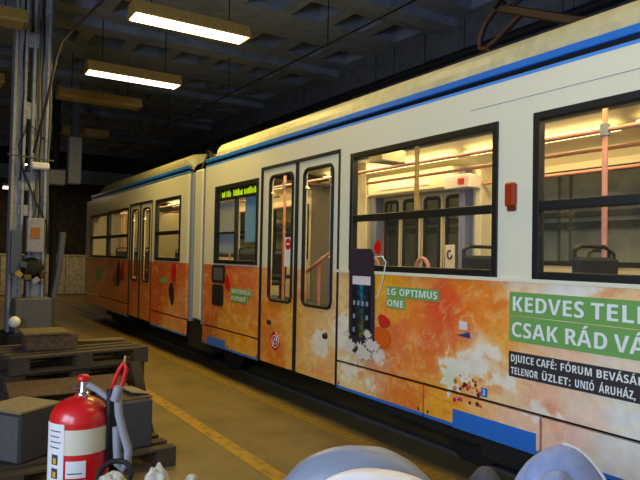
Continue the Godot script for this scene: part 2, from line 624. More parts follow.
func corner_fillets(st: SurfaceTool, z0: float, z1: float, y0: float, y1: float, r: float, x: float, th: float, car := -1) -> void:
	for c in [[z1, y1, 1, 1], [z0, y1, -1, 1], [z0, y0, -1, -1], [z1, y0, 1, -1]]:
		var poly := PackedVector2Array()
		poly.append(Vector2(c[0], c[1]))
		for k in 6:
			var t := deg_to_rad(90.0 * k / 5.0)
			poly.append(Vector2(c[0] + c[2] * (-r + r * cos(t)), c[1] + c[3] * (-r + r * sin(t))))
		var s2 := st if car < 0 else mb()
		prism(s2, poly, Vector3(x, 0, 0), Vector3(0, 0, 1), Vector3.UP, Vector3(th, 0, 0))
		if car >= 0:
			var arr := s2.commit_to_arrays()
			var vs: PackedVector3Array = arr[Mesh.ARRAY_VERTEX]
			var ns: PackedVector3Array = arr[Mesh.ARRAY_NORMAL]
			for k in vs.size():
				st.set_normal(ns[k])
				st.set_uv(wrap_uv(vs[k].z, vs[k].y, car))
				st.add_vertex(vs[k])

func sub(st: SurfaceTool, called: String, m: Material, parent: Node) -> MeshInstance3D:
	# a child of a part whose own origin already is the world's
	var o := MeshInstance3D.new()
	o.mesh = st.commit()
	o.material_override = m
	o.name = called
	parent.add_child(o, true)
	return o

func tram_window(t: Node3D, z0: float, z1: float, y0: float, y1: float, ymid: float, div := 0.0, x := 3.3) -> Node:
	var fw := 0.05
	var xo := x - 0.012
	var st := mb()
	bar(st, Vector3(xo, y0, z0), Vector3(x + 0.05, y1, z0 + fw), 0.004)
	bar(st, Vector3(xo, y0, z1 - fw), Vector3(x + 0.05, y1, z1), 0.004)
	bar(st, Vector3(xo, y0, z0 + fw), Vector3(x + 0.05, y0 + fw, z1 - fw), 0.004)
	bar(st, Vector3(xo, y1 - fw, z0 + fw), Vector3(x + 0.05, y1, z1 - fw), 0.004)
	if ymid > 0.0:
		bar(st, Vector3(xo + 0.004, ymid - 0.03, z0 + fw), Vector3(x + 0.05, ymid + 0.03, z1 - fw), 0.004)
	var w := put(st, "window", M.black, t)
	var ys := [y0 + fw, y1 - fw] if ymid <= 0.0 else [y0 + fw, ymid - 0.03, ymid + 0.03, y1 - fw]
	for k in range(0, ys.size(), 2):
		st = mb()
		bar(st, Vector3(x + 0.02, ys[k], z0 + fw), Vector3(x + 0.026, ys[k + 1], z1 - fw))
		sub(st, "pane", M.glass, w)
	if div != 0.0:
		st = mb()
		bar(st, Vector3(x + 0.005, ymid + 0.03, div - 0.012), Vector3(x + 0.035, y1 - fw, div + 0.012))
		sub(st, "glazing_bar", M.tan, w)
	return w

func door_leaf(t: Node3D, z0: float, z1: float, y0: float, y1: float, w0: float, w1: float, car: int) -> Node:
	var x := 3.312
	var hole := [w0, w1, 1.10, y1 - 0.09]
	var st := mb()
	wall_plain(st, x, 0.04, wall_cells(z0, z1, YW, y1, [hole]))
	corner_fillets(st, w0, w1, hole[3] - 0.2, hole[3], 0.07, x, 0.04)
	# keep only the upper fillets: the lower pair lies in the print, see below
	var leaf := put(st, "door_leaf", M.white, t)
	st = mb()
	wall_print(st, x, 0.04, wall_cells(z0, z1, y0, YW, [hole]), car)
	sub(st, "printed_panel", M["wrap%d" % car], leaf)
	st = mb()
	tube(st, round_rect(w0, w1, hole[2], hole[3], 0.075, x + 0.002), 0.02, 6, true)
	sub(st, "gasket", M.rubber, leaf)
	st = mb()
	bar(st, Vector3(x + 0.015, hole[2], w0), Vector3(x + 0.021, hole[3], w1))
	sub(st, "pane", M.glass, leaf)
	return leaf

func letters(t: Node3D, word: String, z0: float, z1: float, ybase: float, cap: float, x: float, m: Material, tilt := 0.0) -> void:
	var tm := TextMesh.new()
	var fnt := SystemFont.new()
	fnt.font_names = PackedStringArray(["Droid Sans"])
	fnt.font_weight = 700
	tm.font = fnt
	tm.text = word
	tm.font_size = 64
	tm.pixel_size = 0.01
	tm.depth = 0.0
	tm.curve_step = 1.0
	tm.horizontal_alignment = HORIZONTAL_ALIGNMENT_LEFT
	tm.vertical_alignment = VERTICAL_ALIGNMENT_BOTTOM
	var bb := tm.get_aabb()
	var ref := TextMesh.new()
	ref.font = fnt
	ref.text = "E"
	ref.font_size = 64
	ref.pixel_size = 0.01
	ref.depth = 0.0
	ref.vertical_alignment = VERTICAL_ALIGNMENT_BOTTOM
	var rb := ref.get_aabb()
	var sy := cap / rb.size.y
	var sz := (z1 - z0) / bb.size.x
	var arr := tm.get_mesh_arrays()
	var vs: PackedVector3Array = arr[Mesh.ARRAY_VERTEX]
	var ids: PackedInt32Array = arr[Mesh.ARRAY_INDEX]
	var st := mb()
	var P := []
	for v in vs:
		P.append(Vector3(x, ybase + (v.y - rb.position.y) * sy, z0 + (v.x - bb.position.x) * sz))
	for k in range(0, ids.size(), 3):
		tri(st, P[ids[k]], P[ids[k + 1]], P[ids[k + 2]], Vector3(-1, 0, 0))
	put(st, "lettering", m, t)

func plate(t: Node3D, called: String, m: Material, z0: float, z1: float, y0: float, y1: float, x := 3.294) -> MeshInstance3D:
	var st := mb()
	bar(st, Vector3(x, y0, z0), Vector3(3.3, y1, z1))
	return put(st, called, m, t)

func roof_loft(st: SurfaceTool, prof: Array, secs: Array) -> void:
	# prof: Vector2(x, y); secs: [z, y drop, inset]
	for k in secs.size() - 1:
		for j in prof.size() - 1:
			var v := []
			for e in [[k, j], [k, j + 1], [k + 1, j + 1], [k + 1, j]]:
				var s: Array = secs[e[0]]
				var p: Vector2 = prof[e[1]]
				v.append(Vector3(lerpf(p.x, 4.45, s[2]), p.y - s[1], s[0]))
			var mid: Vector3 = (v[0] + v[2]) * 0.5
			quad(st, v[0], v[1], v[2], v[3], mid - Vector3(4.45, 1.8, mid.z))

func build_tram() -> void:
	paint_wraps()
	var t := thing("tram", "long cream tram wrapped in orange advertising, standing on the depot track", "tram", Vector3(4.45, 0, -7.2))
	var st := mb()
	var zf := 1.45
	var h1 := [[-2.64, -0.89, 1.48, 2.55], [-4.68, -2.93, 1.48, 2.55], [-0.58, 1.17, 1.48, 2.55], [-7.84, -6.55, 1.48, 2.51], [-6.47, -4.87, 0.0, 2.6]]
	var h2 := [[-10.40, -9.17, 1.48, 2.50], [-11.95, -10.60, 0.0, 2.5], [-13.60, -12.05, 1.48, 2.47], [-15.25, -13.67, 1.48, 2.45]]
	# --- outer walls
	wall_plain(st, X0, 0.05, wall_cells(-8.2, zf, YW, 2.82, h1))
	put(st, "body_side", M.white, t)
	st = mb()
	wall_plain(st, X0, 0.05, wall_cells(-15.75, -8.88, YW, 2.80, h2))
	put(st, "body_side", M.white, t)
	st = mb()
	wall_print(st, X0, 0.05, [[-8.2, -6.47, 0.635, YW]], 0)
	put(st, "printed_panel", M.wrap0, t).set_meta("label", "orange printed wrap beside the articulation")
	st = mb()
	wall_print(st, X0, 0.05, [[-4.87, zf, 0.635, YW]], 0)
	put(st, "printed_panel", M.wrap0, t).set_meta("label", "orange, yellow and white printed advertising wrap")
	for r in [[-15.75, -11.95], [-10.6, -8.88]]:
		st = mb()
		wall_print(st, X0, 0.05, [[r[0], r[1], 0.635, YW]], 1)
		put(st, "printed_panel", M.wrap1, t).set_meta("label", "orange printed wrap on the rear car")
	# --- skirt panels with blue lower edge
	for s in [[-8.2, -7.4, 0], [-7.4, -6.47, 0], [-4.87, -3.66, 0], [-3.65, -2.57, 0], [-2.56, -1.2, 0], [-1.19, 0.2, 0], [0.21, 1.45, 0], [-10.59, -8.88, 1], [-13.3, -11.96, 1], [-15.7, -13.31, 1]]:
		st = mb()
		wall_print(st, X0, 0.03, [[s[0] + 0.004, s[1] - 0.004, 0.40, 0.615]], s[2])
		var sk := put(st, "skirt_panel", M["wrap%d" % s[2]], t)
		st = mb()
		bar(st, Vector3(X0 - 0.002, 0.375, s[0] + 0.004), Vector3(X0 + 0.03, 0.40, s[1] - 0.004))
		sub(st, "skirt_edge", M.blue, sk)
		for q in [s[0] + 0.05, s[1] - 0.05]:
			st = mb()
			bar(st, Vector3(X0 - 0.004, 0.41, q - 0.008), Vector3(X0, 0.435, q + 0.008))
			sub(st, "catch", M.ink, sk)
	plate(t, "blue_panel", M.blue, -3.33, -2.60, 0.372, 0.505)
	plate(t, "blue_panel", M.blue, -8.0, -7.42, 0.395, 0.49)
	# --- stripes under the roof edge, gutter, roof
	for s in [[-8.2, zf], [-15.3, -8.88]]:
		st = mb()
		bar(st, Vector3(3.298, 2.815, s[0]), Vector3(3.35, 2.836, s[1]))
		put(st, "thin_stripe", M.lightblue, t)
		st = mb()
		bar(st, Vector3(3.325, 2.83, s[0]), Vector3(3.37, 2.875, s[1]))
		put(st, "gutter", M.black, t)  # shade of the recessed groove, put in as black
		st = mb()
		bar(st, Vector3(3.29, 2.872, s[0]), Vector3(3.35, 2.925, s[1]), 0.006)
		put(st, "blue_stripe", M.blue, t)
	var half := [Vector2(3.30, 2.92), Vector2(3.312, 2.98), Vector2(3.34, 3.045), Vector2(3.385, 3.09), Vector2(3.46, 3.125), Vector2(3.7, 3.165), Vector2(4.05, 3.19), Vector2(4.45, 3.2)]
	var prof := half.duplicate()
	for k in range(half.size() - 2, -1, -1):
		prof.append(Vector2(8.9 - half[k].x, half[k].y))
	st = mb()
	roof_loft(st, prof, [[zf, 0.0, 0.0], [-7.85, 0.0, 0.0], [-8.15, 0.14, 0.06]])
	put(st, "roof", M.roof, t)
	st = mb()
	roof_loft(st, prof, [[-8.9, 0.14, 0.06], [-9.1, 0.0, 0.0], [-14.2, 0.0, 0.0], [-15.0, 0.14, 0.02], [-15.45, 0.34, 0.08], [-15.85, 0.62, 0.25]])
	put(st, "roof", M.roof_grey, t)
	# cab end
	st = mb()
	roof_loft(st, [Vector2(3.3, 0.4), Vector2(3.3, 1.5), Vector2(3.3, 2.6), Vector2(3.5, 2.85), Vector2(4.45, 2.9), Vector2(5.4, 2.85), Vector2(5.6, 2.6), Vector2(5.6, 1.5), Vector2(5.6, 0.4)], [[-15.72, 0.0, 0.0], [-15.88, 0.05, 0.1], [-15.98, 0.1, 0.35], [-16.02, 0.2, 1.0]])
	put(st, "cab_front", M.white, t)
	# end wall nearest the viewer, far wall
	st = mb()
	bar(st, Vector3(3.3, 0.4, zf), Vector3(5.6, 3.0, zf + 0.05))
	put(st, "end_wall", M.white, t)
	st = mb()
	var hf := [[-5.0, -3.05, 1.55, 2.53], [-2.9, -0.95, 1.55, 2.53], [-0.8, 1.1, 1.55, 2.53], [-7.05, -5.42, 0.4, 2.45], [-10.4, -9.1, 1.55, 2.5], [-11.95, -10.6, 0.4, 2.5], [-13.6, -12.05, 1.55, 2.47], [-15.25, -13.67, 1.55, 2.45]]
	wall_plain(st, 5.55, 0.05, wall_cells(-15.75, zf, 0.4, 2.95, hf))
	put(st, "far_side", M.cream_in, t)
	for h in hf:
		if h[2] > 1.0:
			tram_window(t, h[0], h[1], h[2], h[3], 0.0, 0.0, 5.55)
	# --- near windows
	tram_window(t, -2.64, -0.89, 1.48, 2.55, 1.95)
	tram_window(t, -4.68, -2.93, 1.48, 2.55, 1.95, -3.79)
	tram_window(t, -0.58, 1.17, 1.48, 2.55, 1.95)
	var sw := tram_window(t, -7.84, -6.55, 1.48, 2.51, 0.0)
	st = mb()
	bar(st, Vector3(3.292, 2.31, -7.79), Vector3(3.34, 2.335, -6.6))
	bar(st, Vector3(3.292, 1.87, -7.79), Vector3(3.34, 1.89, -7.19))
	bar(st, Vector3(3.292, 1.53, -7.2), Vector3(3.34, 2.31, -7.175))
	sub(st, "glazing_bar", M.black, sw)
	st = mb()
	bar(st, Vector3(3.345, 1.90, -7.78), Vector3(3.36, 2.30, -7.2))
	put(st, "blind", mat(Color(0.76, 0.76, 0.70), 0.7), t)
	st = mb()
	bar(st, Vector3(3.345, 1.62, -7.78), Vector3(3.36, 1.87, -7.2))
	put(st, "blind", mat(Color(0.72, 0.76, 0.78), 0.7), t)
	st = mb()
	bar(st, Vector3(3.345, 1.76, -7.0), Vector3(3.36, 2.31, -6.61))
	put(st, "blind", mat(Color(0.50, 0.69, 0.82), 0.7), t)
	# lit destination display behind the top strip of the small window
	st = mb()
	bar(st, Vector3(3.345, 2.335, -7.78), Vector3(3.36, 2.46, -6.6))
	var disp := put(st, "destination_display", M.black, t)
	var seg := glow(Color(0.75, 0.85, 0.05), 0.9)
	rng.seed = 5
	for k in 30:
		if k in [3, 8, 9, 18]:
			continue
		st = mb()
		var zz := -7.72 + k * 0.036
		var hh := rng.randf_range(0.05, 0.085)
		bar(st, Vector3(3.342, 2.355, zz), Vector3(3.345, 2.355 + hh, zz + rng.randf_range(0.016, 0.028)))
		sub(st, "segment", seg, disp)
	tram_window(t, -10.40, -9.17, 1.48, 2.50, 1.93)
	tram_window(t, -13.60, -12.05, 1.48, 2.47, 1.93)
	tram_window(t, -15.25, -13.67, 1.48, 2.45, 1.93)
	# --- doors
	door_leaf(t, -6.455, -5.70, 0.39, 2.585, -6.28, -5.76, 0)
	door_leaf(t, -5.64, -4.885, 0.39, 2.585, -5.53, -4.99, 0)
	door_leaf(t, -11.94, -11.32, 0.42, 2.485, -11.82, -11.42, 1)
	door_leaf(t, -11.26, -10.61, 0.42, 2.485, -11.14, -10.74, 1)
	st = mb()
	bar(st, Vector3(3.302, 0.39, -5.70), Vector3(3.35, 2.585, -5.64))
	put(st, "door_post", M.rubber, t)
	st = mb()
	bar(st, Vector3(3.302, 0.42, -11.32), Vector3(3.35, 2.485, -11.26))
	put(st, "door_post", M.rubber, t)
	for d in [[-6.47, -4.87, 2.6], [-11.955, -10.595, 2.5]]:
		st = mb()
		bar(st, Vector3(3.296, 0.37, d[0] - 0.02), Vector3(3.35, d[2] + 0.02, d[0] + 0.012))
		bar(st, Vector3(3.296, 0.37, d[1] - 0.012), Vector3(3.35, d[2] + 0.02, d[1] + 0.02))
		bar(st, Vector3(3.296, d[2] - 0.012, d[0]), Vector3(3.35, d[2] + 0.02, d[1]))
		put(st, "door_surround", M.rubber, t)
	for q in [[-6.23, 0.85], [-5.07, 0.83]]:
		st = mb()
		lathe(st, [Vector2(0.001, 0.03), Vector2(0.028, 0.026), Vector2(0.032, 0.0)], Vector3(3.312, q[1], q[0]), Basis(Vector3(0, 0, 1), Vector3(-1, 0, 0), Vector3(0, 1, 0)), 12)
		put(st, "door_button", M.black, t)
	# stickers on the door
	st = mb()
	bar(st, Vector3(3.322, 1.48, -5.945), Vector3(3.325, 1.80, -5.79))
	var stk := put(st, "door_sticker", M.paper, t)
	st = mb()
	lathe(st, [Vector2(0.0, 0.002), Vector2(0.062, 0.002), Vector2(0.062, 0.0)], Vector3(3.322, 1.725, -5.867), Basis(Vector3(0, 0, 1), Vector3(-1, 0, 0), Vector3(0, 1, 0)), 20)
	sub(st, "sign_disc", M.red_plain, stk)
	st = mb()
	bar(st, Vector3(3.3185, 1.715, -5.905), Vector3(3.3195, 1.737, -5.829))
	sub(st, "sign_bar", M.paper, stk)
	st = mb()
	lathe(st, [Vector2(0.0, 0.002), Vector2(0.105, 0.002), Vector2(0.105, 0.0)], Vector3(3.312, 0.655, -6.10), Basis(Vector3(0, 0, 1), Vector3(-1, 0, 0), Vector3(0, 1, 0)), 24)
	var lol := put(st, "round_print", M.red_plain, t)
	st = mb()
	var sp := []
	for k in 40:
		var a := k * 0.36
		sp.append(Vector3(3.309, 0.655 + sin(a) * (0.012 + k * 0.0021), -6.10 + cos(a) * (0.012 + k * 0.0021)))
	tube(st, sp, 0.006, 4)
	sub(st, "print_spiral", M.paper, lol)
	# --- articulation
	st = mb()
	bar(st, Vector3(3.40, 0.60, -8.88), Vector3(3.44, 2.75, -8.2))
	bar(st, Vector3(5.46, 0.60, -8.88), Vector3(5.5, 2.75, -8.2))
	bar(st, Vector3(3.40, 2.71, -8.88), Vector3(5.5, 2.75, -8.2))
	bar(st, Vector3(3.40, 0.60, -8.88), Vector3(5.5, 0.86, -8.2))
	put(st, "bellows", mat(Color(0.50, 0.48, 0.42), 0.7), t)
	st = mb()
	bar(st, Vector3(3.32, 0.66, -8.66), Vector3(3.40, 2.82, -8.36), 0.02)
	put(st, "joint_cover", M.white, t)
	for z in [-8.76, -8.25]:
		st = mb()
		tube(st, [Vector3(3.35, 0.62, z), Vector3(3.35, 2.80, z)], 0.055, 12)
		put(st, "joint_tube", M.greyblue, t)
	st = mb()
	bar(st, Vector3(3.36, 0.22, -8.95), Vector3(3.9, 0.64, -8.05), 0.03)
	put(st, "coupling_box", M.under, t)
	st = mb()
	beam(st, Vector3(3.5, 2.86, -8.2), Vector3(3.5, 3.1, -8.6), 0.05, 0.05)
	beam(st, Vector3(3.5, 2.86, -8.85), Vector3(3.5, 3.1, -8.55), 0.05, 0.05)
	bar(st, Vector3(3.45, 2.80, -8.9), Vector3(5.4, 2.86, -8.15))
	put(st, "roof_link", M.under, t)
	# --- marker lamp
	st = mb()
	bar(st, Vector3(3.255, 1.955, -2.845), Vector3(3.30, 2.115, -2.765), 0.012)
	var ml := put(st, "marker_lamp", M.orange, t)
	st = mb()
	bar(st, Vector3(3.28, 1.925, -2.84), Vector3(3.30, 1.955, -2.77), 0.004)
	sub(st, "lamp_base", mat(Color(0.45, 0.10, 0.03), 0.5), ml)
	# panel seam above the windows
	st = mb()
	bar(st, Vector3(3.2985, 2.668, -3.2), Vector3(3.301, 2.672, zf))
	put(st, "panel_seam", M.greyblue, t)
	st = mb()
	bar(st, Vector3(3.285, 1.455, -4.87), Vector3(3.30, 1.48, zf))
	put(st, "window_ledge", M.white, t)
	# --- printed boxes and lettering
	plate(t, "green_print", M.green_box, -2.82, -1.78, 1.235, 1.39, 3.2965)
	plate(t, "green_print", M.green_box, -2.82, -1.78, 1.065, 1.230, 3.2965)
	letters(t, "KEDVES", -2.79, -2.265, 1.265, 0.095, 3.294, M.letter)
	letters(t, "TELE", -2.22, -1.87, 1.265, 0.095, 3.294, M.letter)
	letters(t, "CSAK", -2.795, -2.44, 1.097, 0.095, 3.294, M.letter)
	letters(t, "RÁD", -2.39, -2.115, 1.097, 0.095, 3.294, M.letter)
	letters(t, "VÁ", -2.075, -1.885, 1.097, 0.095, 3.294, M.letter)
	plate(t, "dark_print", M.dark_box, -2.82, -1.78, 0.915, 0.998, 3.2965)
	plate(t, "dark_print", M.dark_box, -2.82, -1.86, 0.832, 0.915, 3.2965)
	letters(t, "DJUICE", -2.80, -2.618, 0.932, 0.046, 3.294, M.letter)
	letters(t, "CAFÉ:", -2.597, -2.45, 0.932, 0.046, 3.294, M.letter)
	letters(t, "FÓRUM", -2.42, -2.21, 0.932, 0.046, 3.294, M.letter)
	letters(t, "BEVÁSÁRL", -2.18, -1.86, 0.932, 0.046, 3.294, M.letter)
	letters(t, "TELENOR", -2.80, -2.585, 0.851, 0.046, 3.294, M.letter)
	letters(t, "ÜZLET:", -2.555, -2.35, 0.851, 0.046, 3.294, M.letter)
	letters(t, "UNIÓ", -2.32, -2.195, 0.851, 0.046, 3.294, M.letter)
	letters(t, "ÁRUHÁZ,", -2.165, -1.945, 0.851, 0.046, 3.294, M.letter)
	plate(t, "green_print", M.green_box, -4.125, -3.49, 1.272, 1.362, 3.2965)
	plate(t, "green_print", M.green_box, -4.125, -3.88, 1.18, 1.268, 3.2965)
	letters(t, "LG", -4.11, -4.00, 1.29, 0.055, 3.294, M.letter)
	letters(t, "OPTIMUS", -3.955, -3.51, 1.29, 0.055, 3.294, M.letter)
	letters(t, "ONE", -4.11, -3.90, 1.195, 0.055, 3.294, M.letter)
	plate(t, "green_print", M.green_box, -7.27, -6.67, 1.10, 1.18, 3.2965)
	plate(t, "green_print", M.green_box, -7.27, -6.80, 1.01, 1.095, 3.2965)
	letters(t, "MOTOROLA", -7.24, -6.70, 1.118, 0.05, 3.294, M.letter)
	letters(t, "FLIPOUT", -7.24, -6.83, 1.03, 0.05, 3.294, M.letter)
	plate(t, "number_sticker", M.blue, -3.06, -3.005, 0.65, 0.71, 3.296)
	letters(t, "3", -3.045, -3.02, 0.662, 0.036, 3.294, M.letter)
	plate(t, "number_sticker", M.paper, -3.28, -3.20, 1.09, 1.15, 3.296)
	st = mb()
	prism(st, PackedVector2Array([Vector2(-3.31, 1.045), Vector2(-3.17, 1.035), Vector2(-3.175, 1.08), Vector2(-3.21, 1.07), Vector2(-3.24, 1.06)]), Vector3(3.296, 0, 0), Vector3(0, 0, 1), Vector3.UP, Vector3(0.003, 0, 0))
	put(st, "shoe_print", mat(Color(0.12, 0.24, 0.50), 0.5), t)
	build_phone(t, -4.645, -4.27, 0.77, 1.675)
	build_phone_small(t)
	build_interior(t)
	build_under(t)
	build_pantograph(t)

func build_phone(t: Node3D, z0: float, z1: float, y0: float, y1: float) -> void:
	var pts := PackedVector2Array()
	for p in round_rect(z0, z1, y0, y1, 0.07, 0.0):
		pts.append(Vector2(p.z - 0.02 * (p.y - y0), p.y))
	var st := mb()
	prism(st, pts, Vector3(3.284, 0, 0), Vector3(0, 0, 1), Vector3.UP, Vector3(0.004, 0, 0))
	var ph := put(st, "phone_print", mat(Color(0.20, 0.16, 0.21), 0.4), t)
	var cols := [Color(0.05, 0.10, 0.16), Color(0.06, 0.30, 0.42), Color(0.16, 0.42, 0.40), Color(0.45, 0.42, 0.12)]
	var w := z1 - z0
	var im := Image.create(64, 128, false, Image.FORMAT_RGB8)
	var n := FastNoiseLite.new()
	n.seed = 4
	n.frequency = 0.05
	for y in 128:
		for x in 64:
			var v := clampf(1.0 - absf((x - 34) / 30.0), 0.0, 1.0)
			var c := Color(0.07, 0.09, 0.14).lerp(Color(0.16, 0.55, 0.68), v * v * clampf(1.3 - y / 95.0, 0.0, 1.0))
			c = c.lerp(Color(0.70, 0.64, 0.18), clampf((y - 60) / 60.0, 0.0, 1.0) * v * v * 0.7)
			c = c.lerp(Color(0.02, 0.03, 0.06), clampf(0.15 + n.get_noise_2d(x, y), 0.0, 0.6))
			im.set_pixel(x, y, c)
	var m := mat(Color.WHITE, 0.4)
	m.albedo_texture = ImageTexture.create_from_image(im)
	st = mb()
	var q := [[z0 + w * 0.12, y0 + 0.12], [z0 + w * 0.84, y0 + 0.12], [z0 + w * 0.83, y0 + 0.66], [z0 + w * 0.11, y0 + 0.66]]
	var uv := [Vector2(0, 1), Vector2(1, 1), Vector2(1, 0), Vector2(0, 0)]
	for k in [0, 2, 1, 0, 3, 2]:
		st.set_normal(Vector3(-1, 0, 0))
		st.set_uv(uv[k])
		st.add_vertex(Vector3(3.282, q[k][1], q[k][0]))
	sub(st, "phone_screen", m, ph)
	st = mb()
	bar(st, Vector3(3.280, y0 + 0.585, z0 + w * 0.13), Vector3(3.283, y0 + 0.66, z0 + w * 0.84))
	sub(st, "search_bar", M.paper, ph)
	for r in 3:
		for c in 4:
			if c in [1, 2] and r < 2:
				continue
			st = mb()
			bar(st, Vector3(3.280, y0 + 0.16 + r * 0.12, z0 + w * (0.17 + c * 0.17)), Vector3(3.283, y0 + 0.20 + r * 0.12, z0 + w * (0.25 + c * 0.17)))
			sub(st, "icon", mat(Color(0.55, 0.60, 0.66), 0.5), ph)
	# white splash, red bead and cord around the phone
	rng.seed = 21
	for a in [[-4.60, 0.79, 0.10], [-4.44, 0.76, 0.12], [-4.30, 0.84, 0.09], [-4.36, 0.93, 0.05], [-4.68, 0.90, 0.045]]:
		st = mb()
		splash(st, Vector3(3.279, a[1], a[0]), a[2], int(a[2] * 1000.0))
		put(st, "splash_print", mat(Color(0.84, 0.80, 0.74), 0.5), t)
	st = mb()
	splat(st, Vector3(3.283, 1.685, z1 + 0.03), 0.055, 3)
	put(st, "bead_print", M.red_plain, t)
	st = mb()
	splat(st, Vector3(3.290, 0.92, z1 + 0.10), 0.10, 5)
	put(st, "fruit_print", mat(Color(0.85, 0.36, 0.07), 0.5), t)
	st = mb()
	splat(st, Vector3(3.289, 1.06, z1 + 0.12), 0.085, 6, 0.6)
	put(st, "fruit_print", mat(Color(0.80, 0.15, 0.10), 0.5), t)
	st = mb()
	tube(st, [Vector3(3.281, 1.60, z1 - 0.01), Vector3(3.281, 1.61, z1 + 0.10), Vector3(3.281, 1.56, z1 + 0.15), Vector3(3.288, 1.40, z1 + 0.10), Vector3(3.289, 1.25, z1 + 0.03)], 0.006, 5)
	put(st, "cord_print", M.paper, t)

func splash(st: SurfaceTool, c: Vector3, r: float, sd: int) -> void:
	var n := FastNoiseLite.new()
	n.seed = sd
	n.frequency = 1.0
	var pts := PackedVector2Array()
	for k in 48:
		var a := TAU * k / 48.0
		var rr := r * (0.62 + 0.75 * absf(n.get_noise_2d(cos(a) * 3.2, sin(a) * 3.2)) + 0.35 * n.get_noise_2d(cos(a) * 9.0, sin(a) * 9.0))
		pts.append(Vector2(cos(a) * rr * 1.35, sin(a) * rr * 0.75))
	prism(st, pts, c, Vector3(0, 0, 1), Vector3.UP, Vector3(0.003, 0, 0))

func splat(st: SurfaceTool, c: Vector3, r: float, sd: int, sq := 1.0) -> void:
	var pts := PackedVector2Array()
	for k in 24:
		var a := TAU * k / 24.0
		var rr := r * (1.0 + 0.14 * sin(a * 2.0 + sd * 1.7) + 0.08 * cos(a * 3.0 + sd))
		pts.append(Vector2(cos(a) * rr, sin(a) * rr * sq))
	prism(st, pts, c, Vector3(0, 0, 1), Vector3.UP, Vector3(0.003, 0, 0))

func build_phone_small(t: Node3D) -> void:
	# slider phone printed on the panel beside the articulation
	for a in [[-7.90, -7.46, 1.22, 1.46], [-7.88, -7.50, 0.92, 1.20]]:
		var st := mb()
		var pts := PackedVector2Array()
		for p in round_rect(a[0], a[1], a[2], a[3], 0.05, 0.0):
			pts.append(Vector2(p.z, p.y))
		prism(st, pts, Vector3(3.294, 0, 0), Vector3(0, 0, 1), Vector3.UP, Vector3(0.004, 0, 0))
		var ph := put(st, "phone_print", mat(Color(0.14, 0.11, 0.11), 0.5), t)
		st = mb()
		bar(st, Vector3(3.291, a[2] + 0.04, a[0] + 0.07), Vector3(3.294, a[3] - 0.04, a[1] - 0.07))
		sub(st, "phone_screen", mat(Color(0.33, 0.32, 0.34), 0.5) if a[2] > 1.0 else mat(Color(0.10, 0.07, 0.08), 0.5), ph)
	var st2 := mb()
	splat(st2, Vector3(3.294, 1.24, -7.38), 0.075, 2, 1.3)
	put(st2, "bead_print", M.red_plain, t)
	# the same kind of picture on the rear car: red and dark figures
	for a in [[-9.42, 1.30, 0.10, 1.7, Color(0.70, 0.05, 0.06)], [-9.50, 0.98, 0.12, 1.4, Color(0.16, 0.10, 0.09)], [-12.7, 1.16, 0.14, 2.0, Color(0.22, 0.07, 0.05)], [-12.4, 1.22, 0.12, 1.6, Color(0.60, 0.06, 0.05)], [-13.0, 1.05, 0.10, 1.5, Color(0.55, 0.30, 0.10)]]:
		st2 = mb()
		splat(st2, Vector3(3.294, a[1], a[0]), a[2], int(a[1] * 100), a[3])
		put(st2, "figure_print", mat(a[4], 0.5), t)
	for a in [[-14.6, -14.0, 1.10, 1.22], [-14.6, -14.15, 0.98, 1.08], [-10.1, -9.75, 1.12, 1.20]]:
		plate(t, "green_print", M.green_box, a[0], a[1], a[2], a[3], 3.2965)

